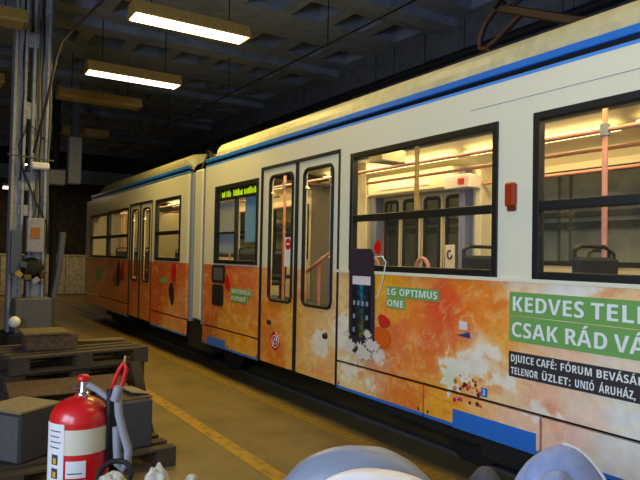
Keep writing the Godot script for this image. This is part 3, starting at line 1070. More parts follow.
func build_interior(t: Node3D) -> void:
	var st := mb()
	bar(st, Vector3(3.35, 0.80, -15.6), Vector3(5.55, 0.86, 1.45))
	put(st, "cabin_floor", M.grey_in, t)
	# arched ceiling
	st = mb()
	var cp := [Vector2(3.35, 2.60), Vector2(3.42, 2.72), Vector2(3.6, 2.82), Vector2(4.0, 2.87), Vector2(4.45, 2.89), Vector2(4.9, 2.87), Vector2(5.3, 2.82), Vector2(5.48, 2.72), Vector2(5.55, 2.60)]
	for s in [[-8.18, 1.45], [-15.6, -8.88]]:
		for k in cp.size() - 1:
			quad(st, Vector3(cp[k].x, cp[k].y, s[0]), Vector3(cp[k + 1].x, cp[k + 1].y, s[0]), Vector3(cp[k + 1].x, cp[k + 1].y, s[1]), Vector3(cp[k].x, cp[k].y, s[1]), Vector3(0, -1, 0))
			quad(st, Vector3(cp[k].x, cp[k].y + 0.015, s[0]), Vector3(cp[k + 1].x, cp[k + 1].y + 0.015, s[0]), Vector3(cp[k + 1].x, cp[k + 1].y + 0.015, s[1]), Vector3(cp[k].x, cp[k].y + 0.015, s[1]), Vector3(0, 1, 0))
	put(st, "cabin_ceiling", M.cream_in, t)
	# light strips
	for s in [[-7.9, -5.2], [-5.0, -3.2], [-3.0, -1.1], [-0.9, 1.2], [-11.8, -9.1], [-15.0, -12.2]]:
		for x in [3.75, 5.12]:
			st = mb()
			bar(st, Vector3(x - 0.07, 2.765, s[0]), Vector3(x + 0.07, 2.805, s[1]), 0.01)
			put(st, "cabin_light", M.tube_in, t)
			area("cabin_glow", Vector3(x, 2.755, (s[0] + s[1]) * 0.5), Vector3(0, -1, 0), 0.12, s[1] - s[0], Color(1.0, 0.88, 0.60), 1.25 * (s[1] - s[0]) / 2.0)
	# ventilation ridges on the ceiling
	for x in [4.2, 4.7]:
		st = mb()
		bar(st, Vector3(x - 0.02, 2.84, -7.9), Vector3(x + 0.02, 2.86, 1.2))
		put(st, "ceiling_ridge", M.greyblue, t)
	# rails
	for r in [[3.9, 2.50], [4.9, 2.57], [5.42, 2.475]]:
		st = mb()
		tube(st, [Vector3(r[0], r[1], -7.3), Vector3(r[0], r[1], 1.3)], 0.018, 8)
		put(st, "grab_rail", M.rail, t)
		st = mb()
		tube(st, [Vector3(r[0], r[1], -15.0), Vector3(r[0], r[1], -9.0)], 0.018, 8)
		put(st, "grab_rail", M.rail, t)
	for p in [[3.9, -2.53], [3.9, -0.6], [4.9, -3.9], [3.9, -7.0], [3.9, -9.6], [3.9, -12.6], [4.9, -13.5], [4.9, -10.9], [3.9, -14.6], [5.2, -7.2]]:
		st = mb()
		tube(st, [Vector3(p[0], 0.86, p[1]), Vector3(p[0], 2.86, p[1])], 0.019, 8)
		var po := put(st, "pole", M.rail, t)
		st = mb()
		tube(st, [Vector3(p[0], 2.46, p[1]), Vector3(p[0], 2.54, p[1])], 0.034, 10)
		sub(st, "clamp", M.greyblue, po)
	# inverted U handrails by the doors
	for z in [[-4.50, -4.33], [-5.35, -5.08], [-6.22, -5.9]]:
		st = mb()
		var pts := [Vector3(3.95, 0.86, z[0]), Vector3(3.95, 1.50, z[0])]
		for k in 7:
			var a := PI - PI * k / 6.0
			pts.append(Vector3(3.95, 1.50 + sin(a) * 0.10, (z[0] + z[1]) * 0.5 + cos(a) * (z[1] - z[0]) * 0.5))
		pts.append(Vector3(3.95, 0.86, z[1]))
		tube(st, pts, 0.02, 8)
		put(st, "handrail", M.rail, t)
	# sloping bar behind the door glass
	st = mb()
	tube(st, [Vector3(3.6, 1.35, -6.1), Vector3(3.6, 1.62, -5.5), Vector3(3.6, 1.75, -5.1)], 0.02, 8)
	put(st, "handrail", M.rail, t)
	# opposite door: leaves, posts, header box
	st = mb()
	bar(st, Vector3(5.28, 2.44, -7.08), Vector3(5.55, 2.72, -5.40), 0.03)
	var hd := put(st, "door_header", M.cream_in, t)
	st = mb()
	bar(st, Vector3(5.272, 2.52, -6.8), Vector3(5.282, 2.60, -5.8))
	sub(st, "header_plate", M.paper, hd)
	for a in [[-7.04, -6.66], [-6.64, -6.25], [-6.22, -5.83], [-5.81, -5.43]]:
		st = mb()
		wall_plain(st, 5.55, 0.03, wall_cells(a[0], a[1], 0.4, 2.44, [[a[0] + 0.06, a[1] - 0.06, 0.9, 2.38]]))
		var lf := put(st, "door_leaf", M.cream_in, t)
		st = mb()
		tube(st, round_rect(a[0] + 0.06, a[1] - 0.06, 0.9, 2.38, 0.04, 5.545), 0.024, 6, true)
		sub(st, "gasket", M.rubber, lf)
		st = mb()
		bar(st, Vector3(5.56, 0.9, a[0] + 0.06), Vector3(5.565, 2.38, a[1] - 0.06))
		sub(st, "pane", M.glass, lf)
	for z in [-7.30, -7.08, -5.36, -5.10]:
		st = mb()
		bar(st, Vector3(5.40, 0.86, z - 0.05), Vector3(5.55, 2.70, z + 0.05), 0.01)
		put(st, "door_pillar", M.lilac if z > -7.2 and z < -5.2 else M.cream_in, t)
	for z in [-7.0, -6.4]:
		st = mb()
		bar(st, Vector3(4.62, 0.86, z - 0.05), Vector3(4.72, 2.80, z + 0.05), 0.01)
		put(st, "partition_post", M.lilac if z < -6.8 else M.cream_in, t)
	st = mb()
	bar(st, Vector3(3.55, 2.50, -4.75), Vector3(3.85, 2.62, -4.55), 0.01)
	put(st, "header_plate", M.cream_in, t)
	# ticket machine box with red mark, route sticker
	st = mb()
	bar(st, Vector3(5.20, 2.42, -5.45), Vector3(5.40, 2.58, -5.05), 0.01)
	var bx := put(st, "notice_box", M.paper, t)
	st = mb()
	bar(st, Vector3(5.195, 2.46, -5.22), Vector3(5.20, 2.53, -5.12))
	sub(st, "red_mark", M.red_plain, bx)
	st = mb()
	bar(st, Vector3(5.38, 1.47, -5.60), Vector3(5.385, 1.77, -5.44))
	var sg := put(st, "door_notice", M.paper, t)
	st = mb()
	var arc := []
	for k in 9:
		var a := PI * 0.35 + TAU * 0.8 * k / 8.0
		arc.append(Vector3(5.377, 1.65 + sin(a) * 0.05, -5.52 + cos(a) * 0.04))
	tube(st, arc, 0.012, 5)
	sub(st, "notice_mark", M.ink, sg)
	# seats
	var sn := 0
	for s in [[3.75, -2.52], [3.75, -3.50], [3.75, -1.3], [5.2, -2.2], [5.2, -3.4], [5.2, -1.0], [5.2, -4.5], [3.75, -9.7], [3.75, -12.6], [3.75, -13.9], [5.2, -9.6], [5.2, -12.8], [5.2, -14.2], [3.75, -7.6]]:
		st = mb()
		var c := Vector3(s[0], 0, s[1])
		box(st, c + Vector3(0, 1.38, 0), Vector3(0.42, 0.50, 0.06), Basis(Vector3.RIGHT, 0.08), 0.02)
		var se := put(st, "seat_backrest", M.seat, t)
		st = mb()
		tube(st, [c + Vector3(-0.19, 1.55, 0.0), c + Vector3(-0.19, 1.67, 0), c + Vector3(-0.13, 1.70, 0), c + Vector3(0.13, 1.70, 0), c + Vector3(0.19, 1.67, 0), c + Vector3(0.19, 1.55, 0)], 0.016, 6)
		sub(st, "seat_handle", M.black, se)
		st = mb()
		box(st, c + Vector3(0, 1.24, 0.24), Vector3(0.42, 0.06, 0.42), Basis.IDENTITY, 0.02)
		bar(st, c + Vector3(-0.04, 0.86, 0.2), c + Vector3(0.04, 1.22, 0.28))
		sub(st, "seat_cushion", M.seat, se)
		sn += 1
	# cab partition of the rear car and warm coloured panels
	st = mb()
	bar(st, Vector3(3.9, 0.86, -14.95), Vector3(5.5, 2.6, -14.90))
	put(st, "cab_partition", mat(Color(0.60, 0.56, 0.44), 0.5), t)
	st = mb()
	bar(st, Vector3(3.6, 0.86, -9.05), Vector3(3.66, 2.5, -8.95))
	bar(st, Vector3(5.3, 0.86, -9.05), Vector3(5.36, 2.5, -8.95))
	put(st, "joint_frame", M.cream_in, t)

func build_under(t: Node3D) -> void:
	var st := mb()
	bar(st, Vector3(3.55, 0.30, -8.0), Vector3(5.4, 0.78, 1.4), 0.02)
	put(st, "underframe", M.under, t)
	st = mb()
	bar(st, Vector3(3.55, 0.30, -15.5), Vector3(5.4, 0.78, -9.0), 0.02)
	put(st, "underframe", M.under, t)
	for z in [-3.5, -2.3, -8.9, -8.0, -13.9, -12.8]:
		for x in [3.68, 5.13]:
			st = mb()
			lathe(st, [Vector2(0.0, 0.0), Vector2(0.36, 0.0), Vector2(0.36, 0.03), Vector2(0.32, 0.035), Vector2(0.31, 0.11), Vector2(0.24, 0.115), Vector2(0.10, 0.09), Vector2(0.0, 0.09)], Vector3(x, 0.34, z), Basis(Vector3(0, 1, 0), Vector3(1, 0, 0), Vector3(0, 0, -1)), 24)
			put(st, "wheel", M.under, t)
	for z in [-2.9, -13.35]:
		st = mb()
		bar(st, Vector3(3.48, 0.22, z - 0.95), Vector3(3.60, 0.44, z + 0.95), 0.02)
		put(st, "bogie_frame", M.under, t)
		st = mb()
		bar(st, Vector3(3.44, 0.16, z - 0.3), Vector3(3.50, 0.40, z + 0.3), 0.02)
		put(st, "brake_shoe", M.under, t)
	st = mb()
	bar(st, Vector3(3.5, 0.22, -4.7), Vector3(3.9, 0.36, -3.8), 0.02)
	put(st, "equipment_box", M.under, t)

func build_pantograph(t: Node3D) -> void:
	var st := mb()
	for x in [3.95, 4.95]:
		st = mb()
		beam(st, Vector3(x, 3.30, -4.4), Vector3(x, 3.30, -2.6), 0.06, 0.06)
		var rl := put(st, "pantograph_base", M.panto, t)
		for z in [-4.2, -2.8]:
			st = mb()
			lathe(st, [Vector2(0.05, 3.14), Vector2(0.06, 3.18), Vector2(0.04, 3.2), Vector2(0.06, 3.23), Vector2(0.04, 3.26), Vector2(0.04, 3.28)], Vector3(x, 0, z), Basis.IDENTITY, 12)
			sub(st, "insulator", M.wire, rl)
	st = mb()
	tube(st, [Vector3(3.95, 3.33, -2.75), Vector3(4.95, 3.33, -2.75)], 0.035, 8)
	put(st, "pivot_shaft", M.panto, t)
	st = mb()
	beam(st, Vector3(4.45, 3.36, -2.70), Vector3(4.45, 3.94, -3.96), 0.10, 0.075, 0.01)
	put(st, "lower_arm", M.panto, t)
	st = mb()
	tube(st, [Vector3(4.45, 3.97, -3.90), Vector3(4.45, 3.93, -4.03), Vector3(4.45, 3.84, -4.14), Vector3(4.45, 3.72, -4.20), Vector3(4.45, 3.63, -4.19), Vector3(4.45, 3.60, -4.12), Vector3(4.45, 3.65, -4.0), Vector3(4.45, 3.80, -3.72)], 0.03, 8)
	tube(st, [Vector3(4.45, 3.61, -4.12), Vector3(4.45, 3.45, -3.95), Vector3(4.45, 3.33, -3.9)], 0.02, 8)
	put(st, "knee_spring", M.panto, t)
	st = mb()
	for x in [4.38, 4.52]:
		tube(st, [Vector3(x, 3.94, -3.96), Vector3(lerpf(x, 4.45, -3.0), 4.26, -3.0)], 0.02, 8)
	tube(st, [Vector3(4.38, 3.94, -3.96), Vector3(4.52, 3.94, -3.96)], 0.025, 8)
	put(st, "upper_arm", M.wire, t)
	st = mb()
	tube(st, [Vector3(3.75, 4.20, -3.0), Vector3(3.85, 4.29, -3.0), Vector3(4.45, 4.32, -3.0), Vector3(5.05, 4.29, -3.0), Vector3(5.15, 4.20, -3.0)], 0.03, 8)
	put(st, "contact_shoe", M.wire, t)

func paint_wraps() -> void:
	var keys := [
		[-8.2, 1.4, Color(0.74, 0.38, 0.16)], [-8.1, 0.9, Color(0.78, 0.42, 0.15)], [-8.0, 0.5, Color(0.62, 0.32, 0.10)], [-7.3, 1.4, Color(0.76, 0.34, 0.14)], [-7.2, 0.8, Color(0.80, 0.55, 0.16)], [-6.8, 1.3, Color(0.80, 0.42, 0.22)], [-6.9, 0.5, Color(0.85, 0.60, 0.16)],
		[-6.3, 1.35, Color(0.84, 0.60, 0.35)], [-6.2, 0.95, Color(0.84, 0.48, 0.14)], [-6.1, 0.5, Color(0.82, 0.42, 0.12)], [-5.8, 1.05, Color(0.86, 0.62, 0.20)], [-5.8, 0.6, Color(0.87, 0.68, 0.30)],
		[-5.5, 1.4, Color(0.88, 0.64, 0.42)], [-5.3, 1.0, Color(0.87, 0.66, 0.38)], [-5.1, 0.8, Color(0.88, 0.76, 0.55)], [-5.0, 0.5, Color(0.87, 0.62, 0.34)], [-4.9, 1.3, Color(0.86, 0.72, 0.50)],
		[-4.8, 0.9, Color(0.88, 0.80, 0.64)], [-4.7, 0.55, Color(0.88, 0.78, 0.52)], [-4.2, 1.4, Color(0.90, 0.66, 0.10)], [-4.0, 1.2, Color(0.88, 0.56, 0.16)], [-3.95, 0.95, Color(0.86, 0.44, 0.22)], [-4.3, 0.7, Color(0.84, 0.52, 0.36)], [-4.4, 0.55, Color(0.88, 0.78, 0.55)], [-3.9, 0.5, Color(0.85, 0.45, 0.16)],
		[-3.6, 1.38, Color(0.88, 0.50, 0.16)], [-3.45, 1.25, Color(0.84, 0.26, 0.14)], [-3.5, 1.0, Color(0.84, 0.36, 0.18)], [-3.6, 0.8, Color(0.87, 0.50, 0.18)], [-3.5, 0.5, Color(0.90, 0.62, 0.14)],
		[-3.2, 1.4, Color(0.88, 0.48, 0.12)], [-3.2, 1.15, Color(0.87, 0.40, 0.12)], [-2.95, 1.3, Color(0.88, 0.46, 0.12)], [-2.92, 1.1, Color(0.90, 0.60, 0.20)], [-3.3, 0.9, Color(0.91, 0.70, 0.42)], [-3.1, 0.75, Color(0.91, 0.66, 0.36)], [-3.0, 0.95, Color(0.90, 0.82, 0.70)],
		[-2.7, 1.43, Color(0.90, 0.78, 0.64)], [-2.4, 1.43, Color(0.90, 0.86, 0.82)], [-2.1, 1.43, Color(0.90, 0.70, 0.48)], [-2.8, 0.75, Color(0.90, 0.76, 0.56)], [-2.5, 0.75, Color(0.88, 0.66, 0.54)], [-2.3, 0.75, Color(0.87, 0.76, 0.68)], [-2.0, 0.75, Color(0.84, 0.83, 0.80)], [-2.7, 0.5, Color(0.88, 0.70, 0.60)], [-2.4, 0.52, Color(0.86, 0.68, 0.62)], [-2.1, 0.5, Color(0.84, 0.82, 0.80)], [-1.0, 1.2, Color(0.88, 0.70, 0.50)], [-1.0, 0.6, Color(0.84, 0.83, 0.80)], [0.5, 1.2, Color(0.88, 0.62, 0.30)], [0.8, 0.6, Color(0.86, 0.66, 0.45)]]
	M.wrap0 = wrap_material(2048, 242, -8.25, 9.75, keys, 31, true)
	var keys2 := [[-15.7, 1.3, Color(0.80, 0.46, 0.16)], [-15.3, 0.7, Color(0.78, 0.50, 0.20)], [-14.3, 1.3, Color(0.76, 0.36, 0.12)], [-14.2, 0.6, Color(0.80, 0.48, 0.16)], [-13.0, 1.3, Color(0.66, 0.26, 0.10)], [-12.8, 0.7, Color(0.78, 0.44, 0.14)], [-11.6, 1.2, Color(0.72, 0.30, 0.12)], [-11.0, 1.3, Color(0.80, 0.46, 0.20)], [-11.3, 0.6, Color(0.76, 0.40, 0.14)], [-10.2, 1.25, Color(0.70, 0.26, 0.08)], [-10.3, 0.75, Color(0.76, 0.32, 0.10)], [-9.4, 1.3, Color(0.74, 0.32, 0.14)], [-9.1, 0.8, Color(0.82, 0.52, 0.30)], [-9.6, 0.5, Color(0.84, 0.60, 0.30)]]
	M.wrap1 = wrap_material(1024, 170, -15.85, 7.0, keys2, 47, false)

func wrap_material(w: int, h: int, z0: float, len: float, keys: Array, sd: int, near: bool) -> StandardMaterial3D:
	var n := FastNoiseLite.new()
	n.seed = sd
	n.frequency = 1.0
	n.fractal_octaves = 4
	var lw := w / 4
	var lh := h / 4
	var low := Image.create(lw, lh, false, Image.FORMAT_RGBF)
	for y in lh:
		for x in lw:
			var z := z0 + len * (x + 0.5) / lw
			var yy := 1.50 - 1.15 * (y + 0.5) / lh
			var zd := z + 0.16 * n.get_noise_2d(z * 3.0, yy * 3.0)
			var yd := yy + 0.16 * n.get_noise_2d(z * 3.0 + 50.0, yy * 3.0)
			var sum := Color(0, 0, 0)
			var wt := 0.0
			for k in keys:
				var dz: float = zd - k[0]
				if absf(dz) > 1.3:
					continue
				var dy: float = yd - k[1]
				var q := 1.0 / (pow(dz * dz + dy * dy, 1.6) + 0.0006)
				sum += k[2] * q
				wt += q
			if wt > 0.0:
				sum = sum / wt
			else:
				sum = Color(0.85, 0.7, 0.5)
			low.set_pixel(x, y, Color(minf(sum.r * 1.07, 0.96), minf(sum.g * 1.07, 0.93), sum.b * 1.05))
	low.resize(w, h, Image.INTERPOLATE_CUBIC)
	var im := Image.create(w, h, false, Image.FORMAT_RGB8)
	var clouds := []
	if near:
		clouds = [[-3.12, 0.86, 0.22, 0.13], [-3.30, 0.80, 0.14, 0.09], [-2.92, 0.78, 0.16, 0.08], [-4.62, 0.58, 0.28, 0.12], [-4.8, 0.85, 0.12, 0.12], [-2.55, 0.66, 0.16, 0.07], [-5.15, 0.75, 0.15, 0.13], [-2.35, 1.42, 0.22, 0.05], [-4.36, 0.50, 0.12, 0.08], [-4.50, 0.80, 0.34, 0.10], [-4.25, 0.78, 0.16, 0.09], [-4.74, 0.98, 0.09, 0.10]]
	for y in h:
		var yy := 1.50 - 1.15 * (y + 0.5) / h
		for x in w:
			var z := z0 + len * (x + 0.5) / w
			var c := low.get_pixel(x, y)
			var f := n.get_noise_2d(z * 2.2, yy * 2.8)
			var g := n.get_noise_2d(z * 9.0 + 9.0, yy * 9.0)
			if f > 0.2:
				c = c.lerp(Color(0.95, 0.82, 0.55), (f - 0.2) * 0.9)
			elif f < -0.2 and c.b < 0.66:
				c = c.lerp(Color(0.86, 0.40, 0.24), (-0.2 - f) * 0.7)
			var b := n.get_noise_2d(z * 4.0 + 3.0 * f, yy * 5.0 + 20.0)
			if b > 0.12:
				c = c.lerp(Color(0.95, 0.86, 0.62), minf((b - 0.12) * 1.1, 0.35))
			elif b < -0.15 and c.b < 0.58:
				c = c.lerp(Color(0.86, 0.36, 0.22), minf((-0.15 - b) * 0.9, 0.28))
			for k in clouds:
				var dz: float = (z - k[0]) / k[2]
				if absf(dz) > 1.5:
					continue
				var dy: float = (yy - k[1]) / k[3]
				var q := 1.0 - sqrt(dz * dz + dy * dy) + f * 0.9 + g * 0.8
				if q > 0.0:
					c = c.lerp(Color(0.93, 0.90, 0.82), clampf(q * 2.2, 0.0, 0.85))
			c = c * (1.0 + 0.05 * g)
			im.set_pixel(x, y, c)
	if near:
		paint_lily(im, w, h, z0, len)
	var m := mat(Color.WHITE, 0.34)
	m.albedo_texture = ImageTexture.create_from_image(im)
	m.clearcoat_enabled = true
	m.clearcoat = 0.25
	m.clearcoat_roughness = 0.2
	return m

func paint_lily(im: Image, w: int, h: int, z0: float, len: float) -> void:
	var r := RandomNumberGenerator.new()
	r.seed = 77
	var to := func(z: float, y: float) -> Vector2: return Vector2((z - z0) / len * w, (1.50 - y) / 1.15 * h)
	# petals
	for p in [[-3.36, 0.72, 100.0, 0.14], [-3.36, 0.72, 150.0, 0.13], [-3.36, 0.72, 55.0, 0.11], [-3.36, 0.72, 205.0, 0.12], [-3.36, 0.72, 260.0, 0.15], [-3.36, 0.72, 320.0, 0.13]]:
		for k in 60:
			var a := k / 60.0
			var wd := 0.024 * sin(PI * minf(a * 1.05, 1.0)) + 0.004
			for j in range(-6, 7):
				var d := Vector2(cos(deg_to_rad(p[2])), sin(deg_to_rad(p[2])))
				var q: Vector2 = Vector2(p[0], p[1]) + d * a * p[3] + Vector2(-d.y, d.x) * wd * j / 6.0
				var px: Vector2 = to.call(q.x, q.y)
				if px.x >= 0 and px.y >= 0 and px.x < w and px.y < h:
					im.set_pixelv(Vector2i(px), Color(0.92, 0.90, 0.80).lerp(Color(0.80, 0.84, 0.60), 0.5 - 0.5 * a))
	# small magenta and dark blossoms beside it
	for k in 46:
		var q := Vector2(r.randf_range(-3.32, -3.06), r.randf_range(0.56, 0.76))
		if q.y > 0.60 and q.y < 0.65:
			continue
		var px: Vector2 = to.call(q.x, q.y)
		var col: Color = [Color(0.72, 0.08, 0.22), Color(0.80, 0.20, 0.30), Color(0.25, 0.14, 0.12), Color(0.85, 0.62, 0.10), Color(0.88, 0.50, 0.55)][k % 5]
		var rad := r.randi_range(1, 3)
		for a in range(-rad, rad + 1):
			for b in range(-rad, rad + 1):
				if a * a + b * b <= rad * rad + 1:
					im.set_pixel(clampi(int(px.x) + a, 0, w - 1), clampi(int(px.y) + b, 0, h - 1), col)

# ---------------------------------------------------------------- overhead things
func build_overhead() -> void:
	var st := mb()
	tube(st, [Vector3(4.45, 4.42, -24.5), Vector3(4.45, 4.42, 3.5)], 0.012, 6)
	tag(put(st, "contact_wire", M.wire), "thin black contact wire running above the tram roof", "wire")
	var k := 0
	for z in [-6.9, -10.1, -13.3, -16.5]:
		st = mb()
		tube(st, [Vector3(4.45, 4.42, z), Vector3(4.45, 5.09, z)], 0.008, 6)
		tag(put(st, numbered("dropper"), M.wire), ["nearest", "second", "third", "farthest"][k] + " thin vertical dropper holding the contact wire above the tram", "dropper", "contact wire droppers")
		k += 1
	# bent reddish conduit coming down from the ceiling beside the column
	st = mb()
	tube(st, [Vector3(1.92, 4.98, -8.0), Vector3(1.80, 4.76, -8.0), Vector3(1.40, 4.24, -8.0), Vector3(1.33, 4.14, -8.0), Vector3(1.27, 3.9, -8.0), Vector3(1.20, 3.4, -8.15), Vector3(1.14, 2.85, -8.62)], 0.016, 8)
	tag(put(st, "hanging_cable", mat(Color(0.22, 0.15, 0.13), 0.6)), "reddish cable bending down from the ceiling beside the column", "cable")
	st = mb()
	tube(st, [Vector3(1.92, 4.98, -8.0), Vector3(1.92, 5.2, -8.0)], 0.02, 8)
	tag(put(st, "cable_drop", M.wire), "short black drop holding the reddish cable", "cable")
	# grey duct hanging from the ceiling and the box beside it
	var t := thing("ventilation_duct", "grey sheet metal duct hanging from the ceiling beyond the column", "duct", Vector3(2.8, 3.12, -14.8))
	st = mb()
	bar(st, Vector3(2.66, 3.12, -14.95), Vector3(2.94, 4.18, -14.68), 0.02)
	put(st, "duct_box", M.post, t)
	st = mb()
	bar(st, Vector3(2.72, 4.18, -14.9), Vector3(2.88, 5.2, -14.74), 0.01)
	put(st, "duct_stem", M.pipe, t)
	t = thing("steel_post", "thin dark steel post with a square grey box fixed high on it", "post", Vector3(2.45, 0, -15.05))
	st = mb()
	tube(st, [Vector3(2.45, 0.0, -15.05), Vector3(2.45, 5.06, -15.05)], 0.08, 12)
	put(st, "post_tube", M.under, t)
	st = mb()
	bar(st, Vector3(2.25, 3.07, -14.98), Vector3(2.60, 3.40, -14.65), 0.02)
	put(st, "control_box", M.post, t)

# ---------------------------------------------------------------- steel column on the left
func build_column() -> void:
	var t := struct_root("column", Vector3(1.15, 0, -9.0), "built-up grey steel column with cables and boxes")
	var st := mb()
	for p in [[0.91, 1.065], [1.13, 1.335]]:
		st = mb()
		bar(st, Vector3(p[0], 0.5, -9.12), Vector3(p[1], 5.0, -8.86), 0.008)
		bar(st, Vector3(p[0], 0.5, -8.86), Vector3(p[0] + 0.035, 5.0, -8.81), 0.004)
		bar(st, Vector3(p[1] - 0.035, 0.5, -8.86), Vector3(p[1], 5.0, -8.81), 0.004)
		put(st, "channel_post", M.post, t)
	for y in [[0.9, 0.08], [1.45, 0.09], [2.12, 0.07], [2.50, 0.12], [3.42, 0.11], [4.35, 0.10]]:
		st = mb()
		bar(st, Vector3(1.0, y[0] - y[1], -8.87), Vector3(1.20, y[0] + y[1], -8.83), 0.006)
		put(st, "batten_plate", M.post, t)
	for c in [[1.02, 0.010, M.wire, 2.5], [1.205, 0.013, M.pipe, 1.9], [1.245, 0.010, M.wire, 2.0], [1.345, 0.016, M.pipe, 0.9]]:
		st = mb()
		var pts := []
		for k in 12:
			pts.append(Vector3(c[0] + 0.010 * sin(k * 1.7 + c[0] * 30.0), lerpf(c[3], 5.0, k / 11.0), -8.82 + 0.008 * cos(k * 1.1)))
		tube(st, pts, c[1], 8)
		put(st, "conduit", c[2], t)
	# slanting cable clipped across the posts
	st = mb()
	tube(st, [Vector3(1.28, 3.05, -8.78), Vector3(1.10, 3.25, -8.78), Vector3(0.98, 2.95, -8.79), Vector3(1.05, 2.60, -8.79), Vector3(1.22, 2.20, -8.79), Vector3(1.34, 1.95, -8.78), Vector3(1.36, 1.6, -8.78)], 0.011, 6)
	put(st, "loose_cable", M.wire, t)
	st = mb()
	bar(st, Vector3(1.12, 2.65, -8.78), Vector3(1.34, 2.74, -8.66), 0.02)
	put(st, "tube_lamp", M.paper, t).set_meta("label", "short white unlit tube lamp")
	st = mb()
	tube(st, [Vector3(0.85, 2.82, -8.74), Vector3(1.40, 2.78, -8.74)], 0.01, 6)
	put(st, "cross_rod", M.pipe, t)
	st = mb()
	bar(st, Vector3(1.10, 1.58, -8.81), Vector3(1.30, 2.02, -8.68), 0.01)
	var sb := put(st, "switch_box", M.post, t)
	st = mb()
	bar(st, Vector3(1.14, 1.76, -8.678), Vector3(1.25, 1.90, -8.672))
	sub(st, "warning_label", mat(Color(0.62, 0.36, 0.08), 0.6), sb)
	st = mb()
	bar(st, Vector3(0.92, 1.30, -8.81), Vector3(1.05, 1.86, -8.72), 0.01)
	put(st, "switch_box", mat(Color(0.30, 0.35, 0.40), 0.6), t)
	# motor with flange and small fittings
	st = mb()
	lathe(st, [Vector2(0.0, 0.12), Vector2(0.07, 0.12), Vector2(0.09, 0.09), Vector2(0.09, 0.06), Vector2(0.15, 0.055), Vector2(0.155, 0.02), Vector2(0.14, 0.0), Vector2(0.0, 0.0)], Vector3(1.17, 1.36, -8.80), Basis(Vector3(1, 0, 0), Vector3(0, 0, 1), Vector3(0, -1, 0)), 20)
	put(st, "valve_flange", M.under, t)
	for q in [[1.02, 1.30, M.tan], [1.12, 1.26, M.wood_pale], [1.22, 1.22, M.post], [1.30, 1.30, M.rust], [1.07, 1.42, M.pipe]]:
		st = mb()
		box(st, Vector3(q[0], q[1], -8.70), Vector3(0.07, 0.09, 0.06), Basis(Vector3(0, 0, 1), q[0] * 7.0), 0.01)
		put(st, "fitting", q[2], t)
	st = mb()
	tube(st, [Vector3(1.53, 1.85, -8.7), Vector3(1.50, 1.4, -8.7), Vector3(1.43, 0.95, -8.7), Vector3(1.42, 0.55, -8.7)], 0.04, 8)
	put(st, "drain_pipe", M.pipe, t)
	st = mb()
	bar(st, Vector3(0.97, 0.56, -8.95), Vector3(1.40, 1.00, -8.55), 0.015)
	put(st, "column_foot", M.crate_pale, t)
	st = mb()
	bar(st, Vector3(0.88, 0.0, -9.25), Vector3(1.45, 0.56, -8.5), 0.02)
	put(st, "plinth", M.under, t)
	st = mb()
	bar(st, Vector3(0.82, 5.0, -9.2), Vector3(1.42, 5.2, -8.75), 0.02)
	put(st, "column_head", M.concrete, t)
	# white ball held on the column foot
	var b := thing("globe_lamp", "round white globe lamp at the foot of the column", "lamp", Vector3(0.965, 0.62, -8.46))
	st = mb()
	var pr := []
	for k in 13:
		var a := -PI / 2 + PI * k / 12.0
		pr.append(Vector2(maxf(cos(a), 0.0) * 0.07, sin(a) * 0.07))
	lathe(st, pr, Vector3(0.955, 0.73, -8.40), Basis.IDENTITY, 20)
	put(st, "globe", mat(Color(0.92, 0.92, 0.90), 0.3), b)
	st = mb()
	tube(st, [Vector3(0.955, 0.73, -8.42), Vector3(1.0, 0.73, -8.548)], 0.03, 10)
	put(st, "socket", M.pipe, b)

# ---------------------------------------------------------------- pallets, crates, extinguisher
func pallet(c: Vector3, turn: float, label: String, m: Material) -> void:
	# 1.2 long (x) by 0.8 deep (z), 0.144 high
	var t := thing("wooden_pallet", label, "pallet", c, "wooden pallets")
	t.remove_meta("org")
	t.rotation.y = turn
	for k in 5:
		var st := mb()
		bar(st, Vector3(-0.6, 0.122, -0.4 + k * 0.175), Vector3(0.6, 0.144, -0.4 + k * 0.175 + 0.10), 0.003)
		put(st, "board", m, t)
	for k in 3:
		var st := mb()
		bar(st, Vector3(-0.6 + k * 0.5275, 0.10, -0.4), Vector3(-0.6 + k * 0.5275 + 0.145, 0.122, 0.4), 0.003)
		put(st, "cross_board", m, t)
		for j in 3:
			st = mb()
			var z := -0.4 + j * 0.35
			bar(st, Vector3(-0.6 + k * 0.5275, 0.022, z), Vector3(-0.6 + k * 0.5275 + 0.145, 0.10, z + 0.10), 0.003)
			put(st, "block", m, t)
	for j in 3:
		var st := mb()
		var z := -0.4 + j * 0.35
		bar(st, Vector3(-0.6, 0.0, z), Vector3(0.6, 0.022, z + 0.10), 0.003)
		put(st, "skid", m, t)

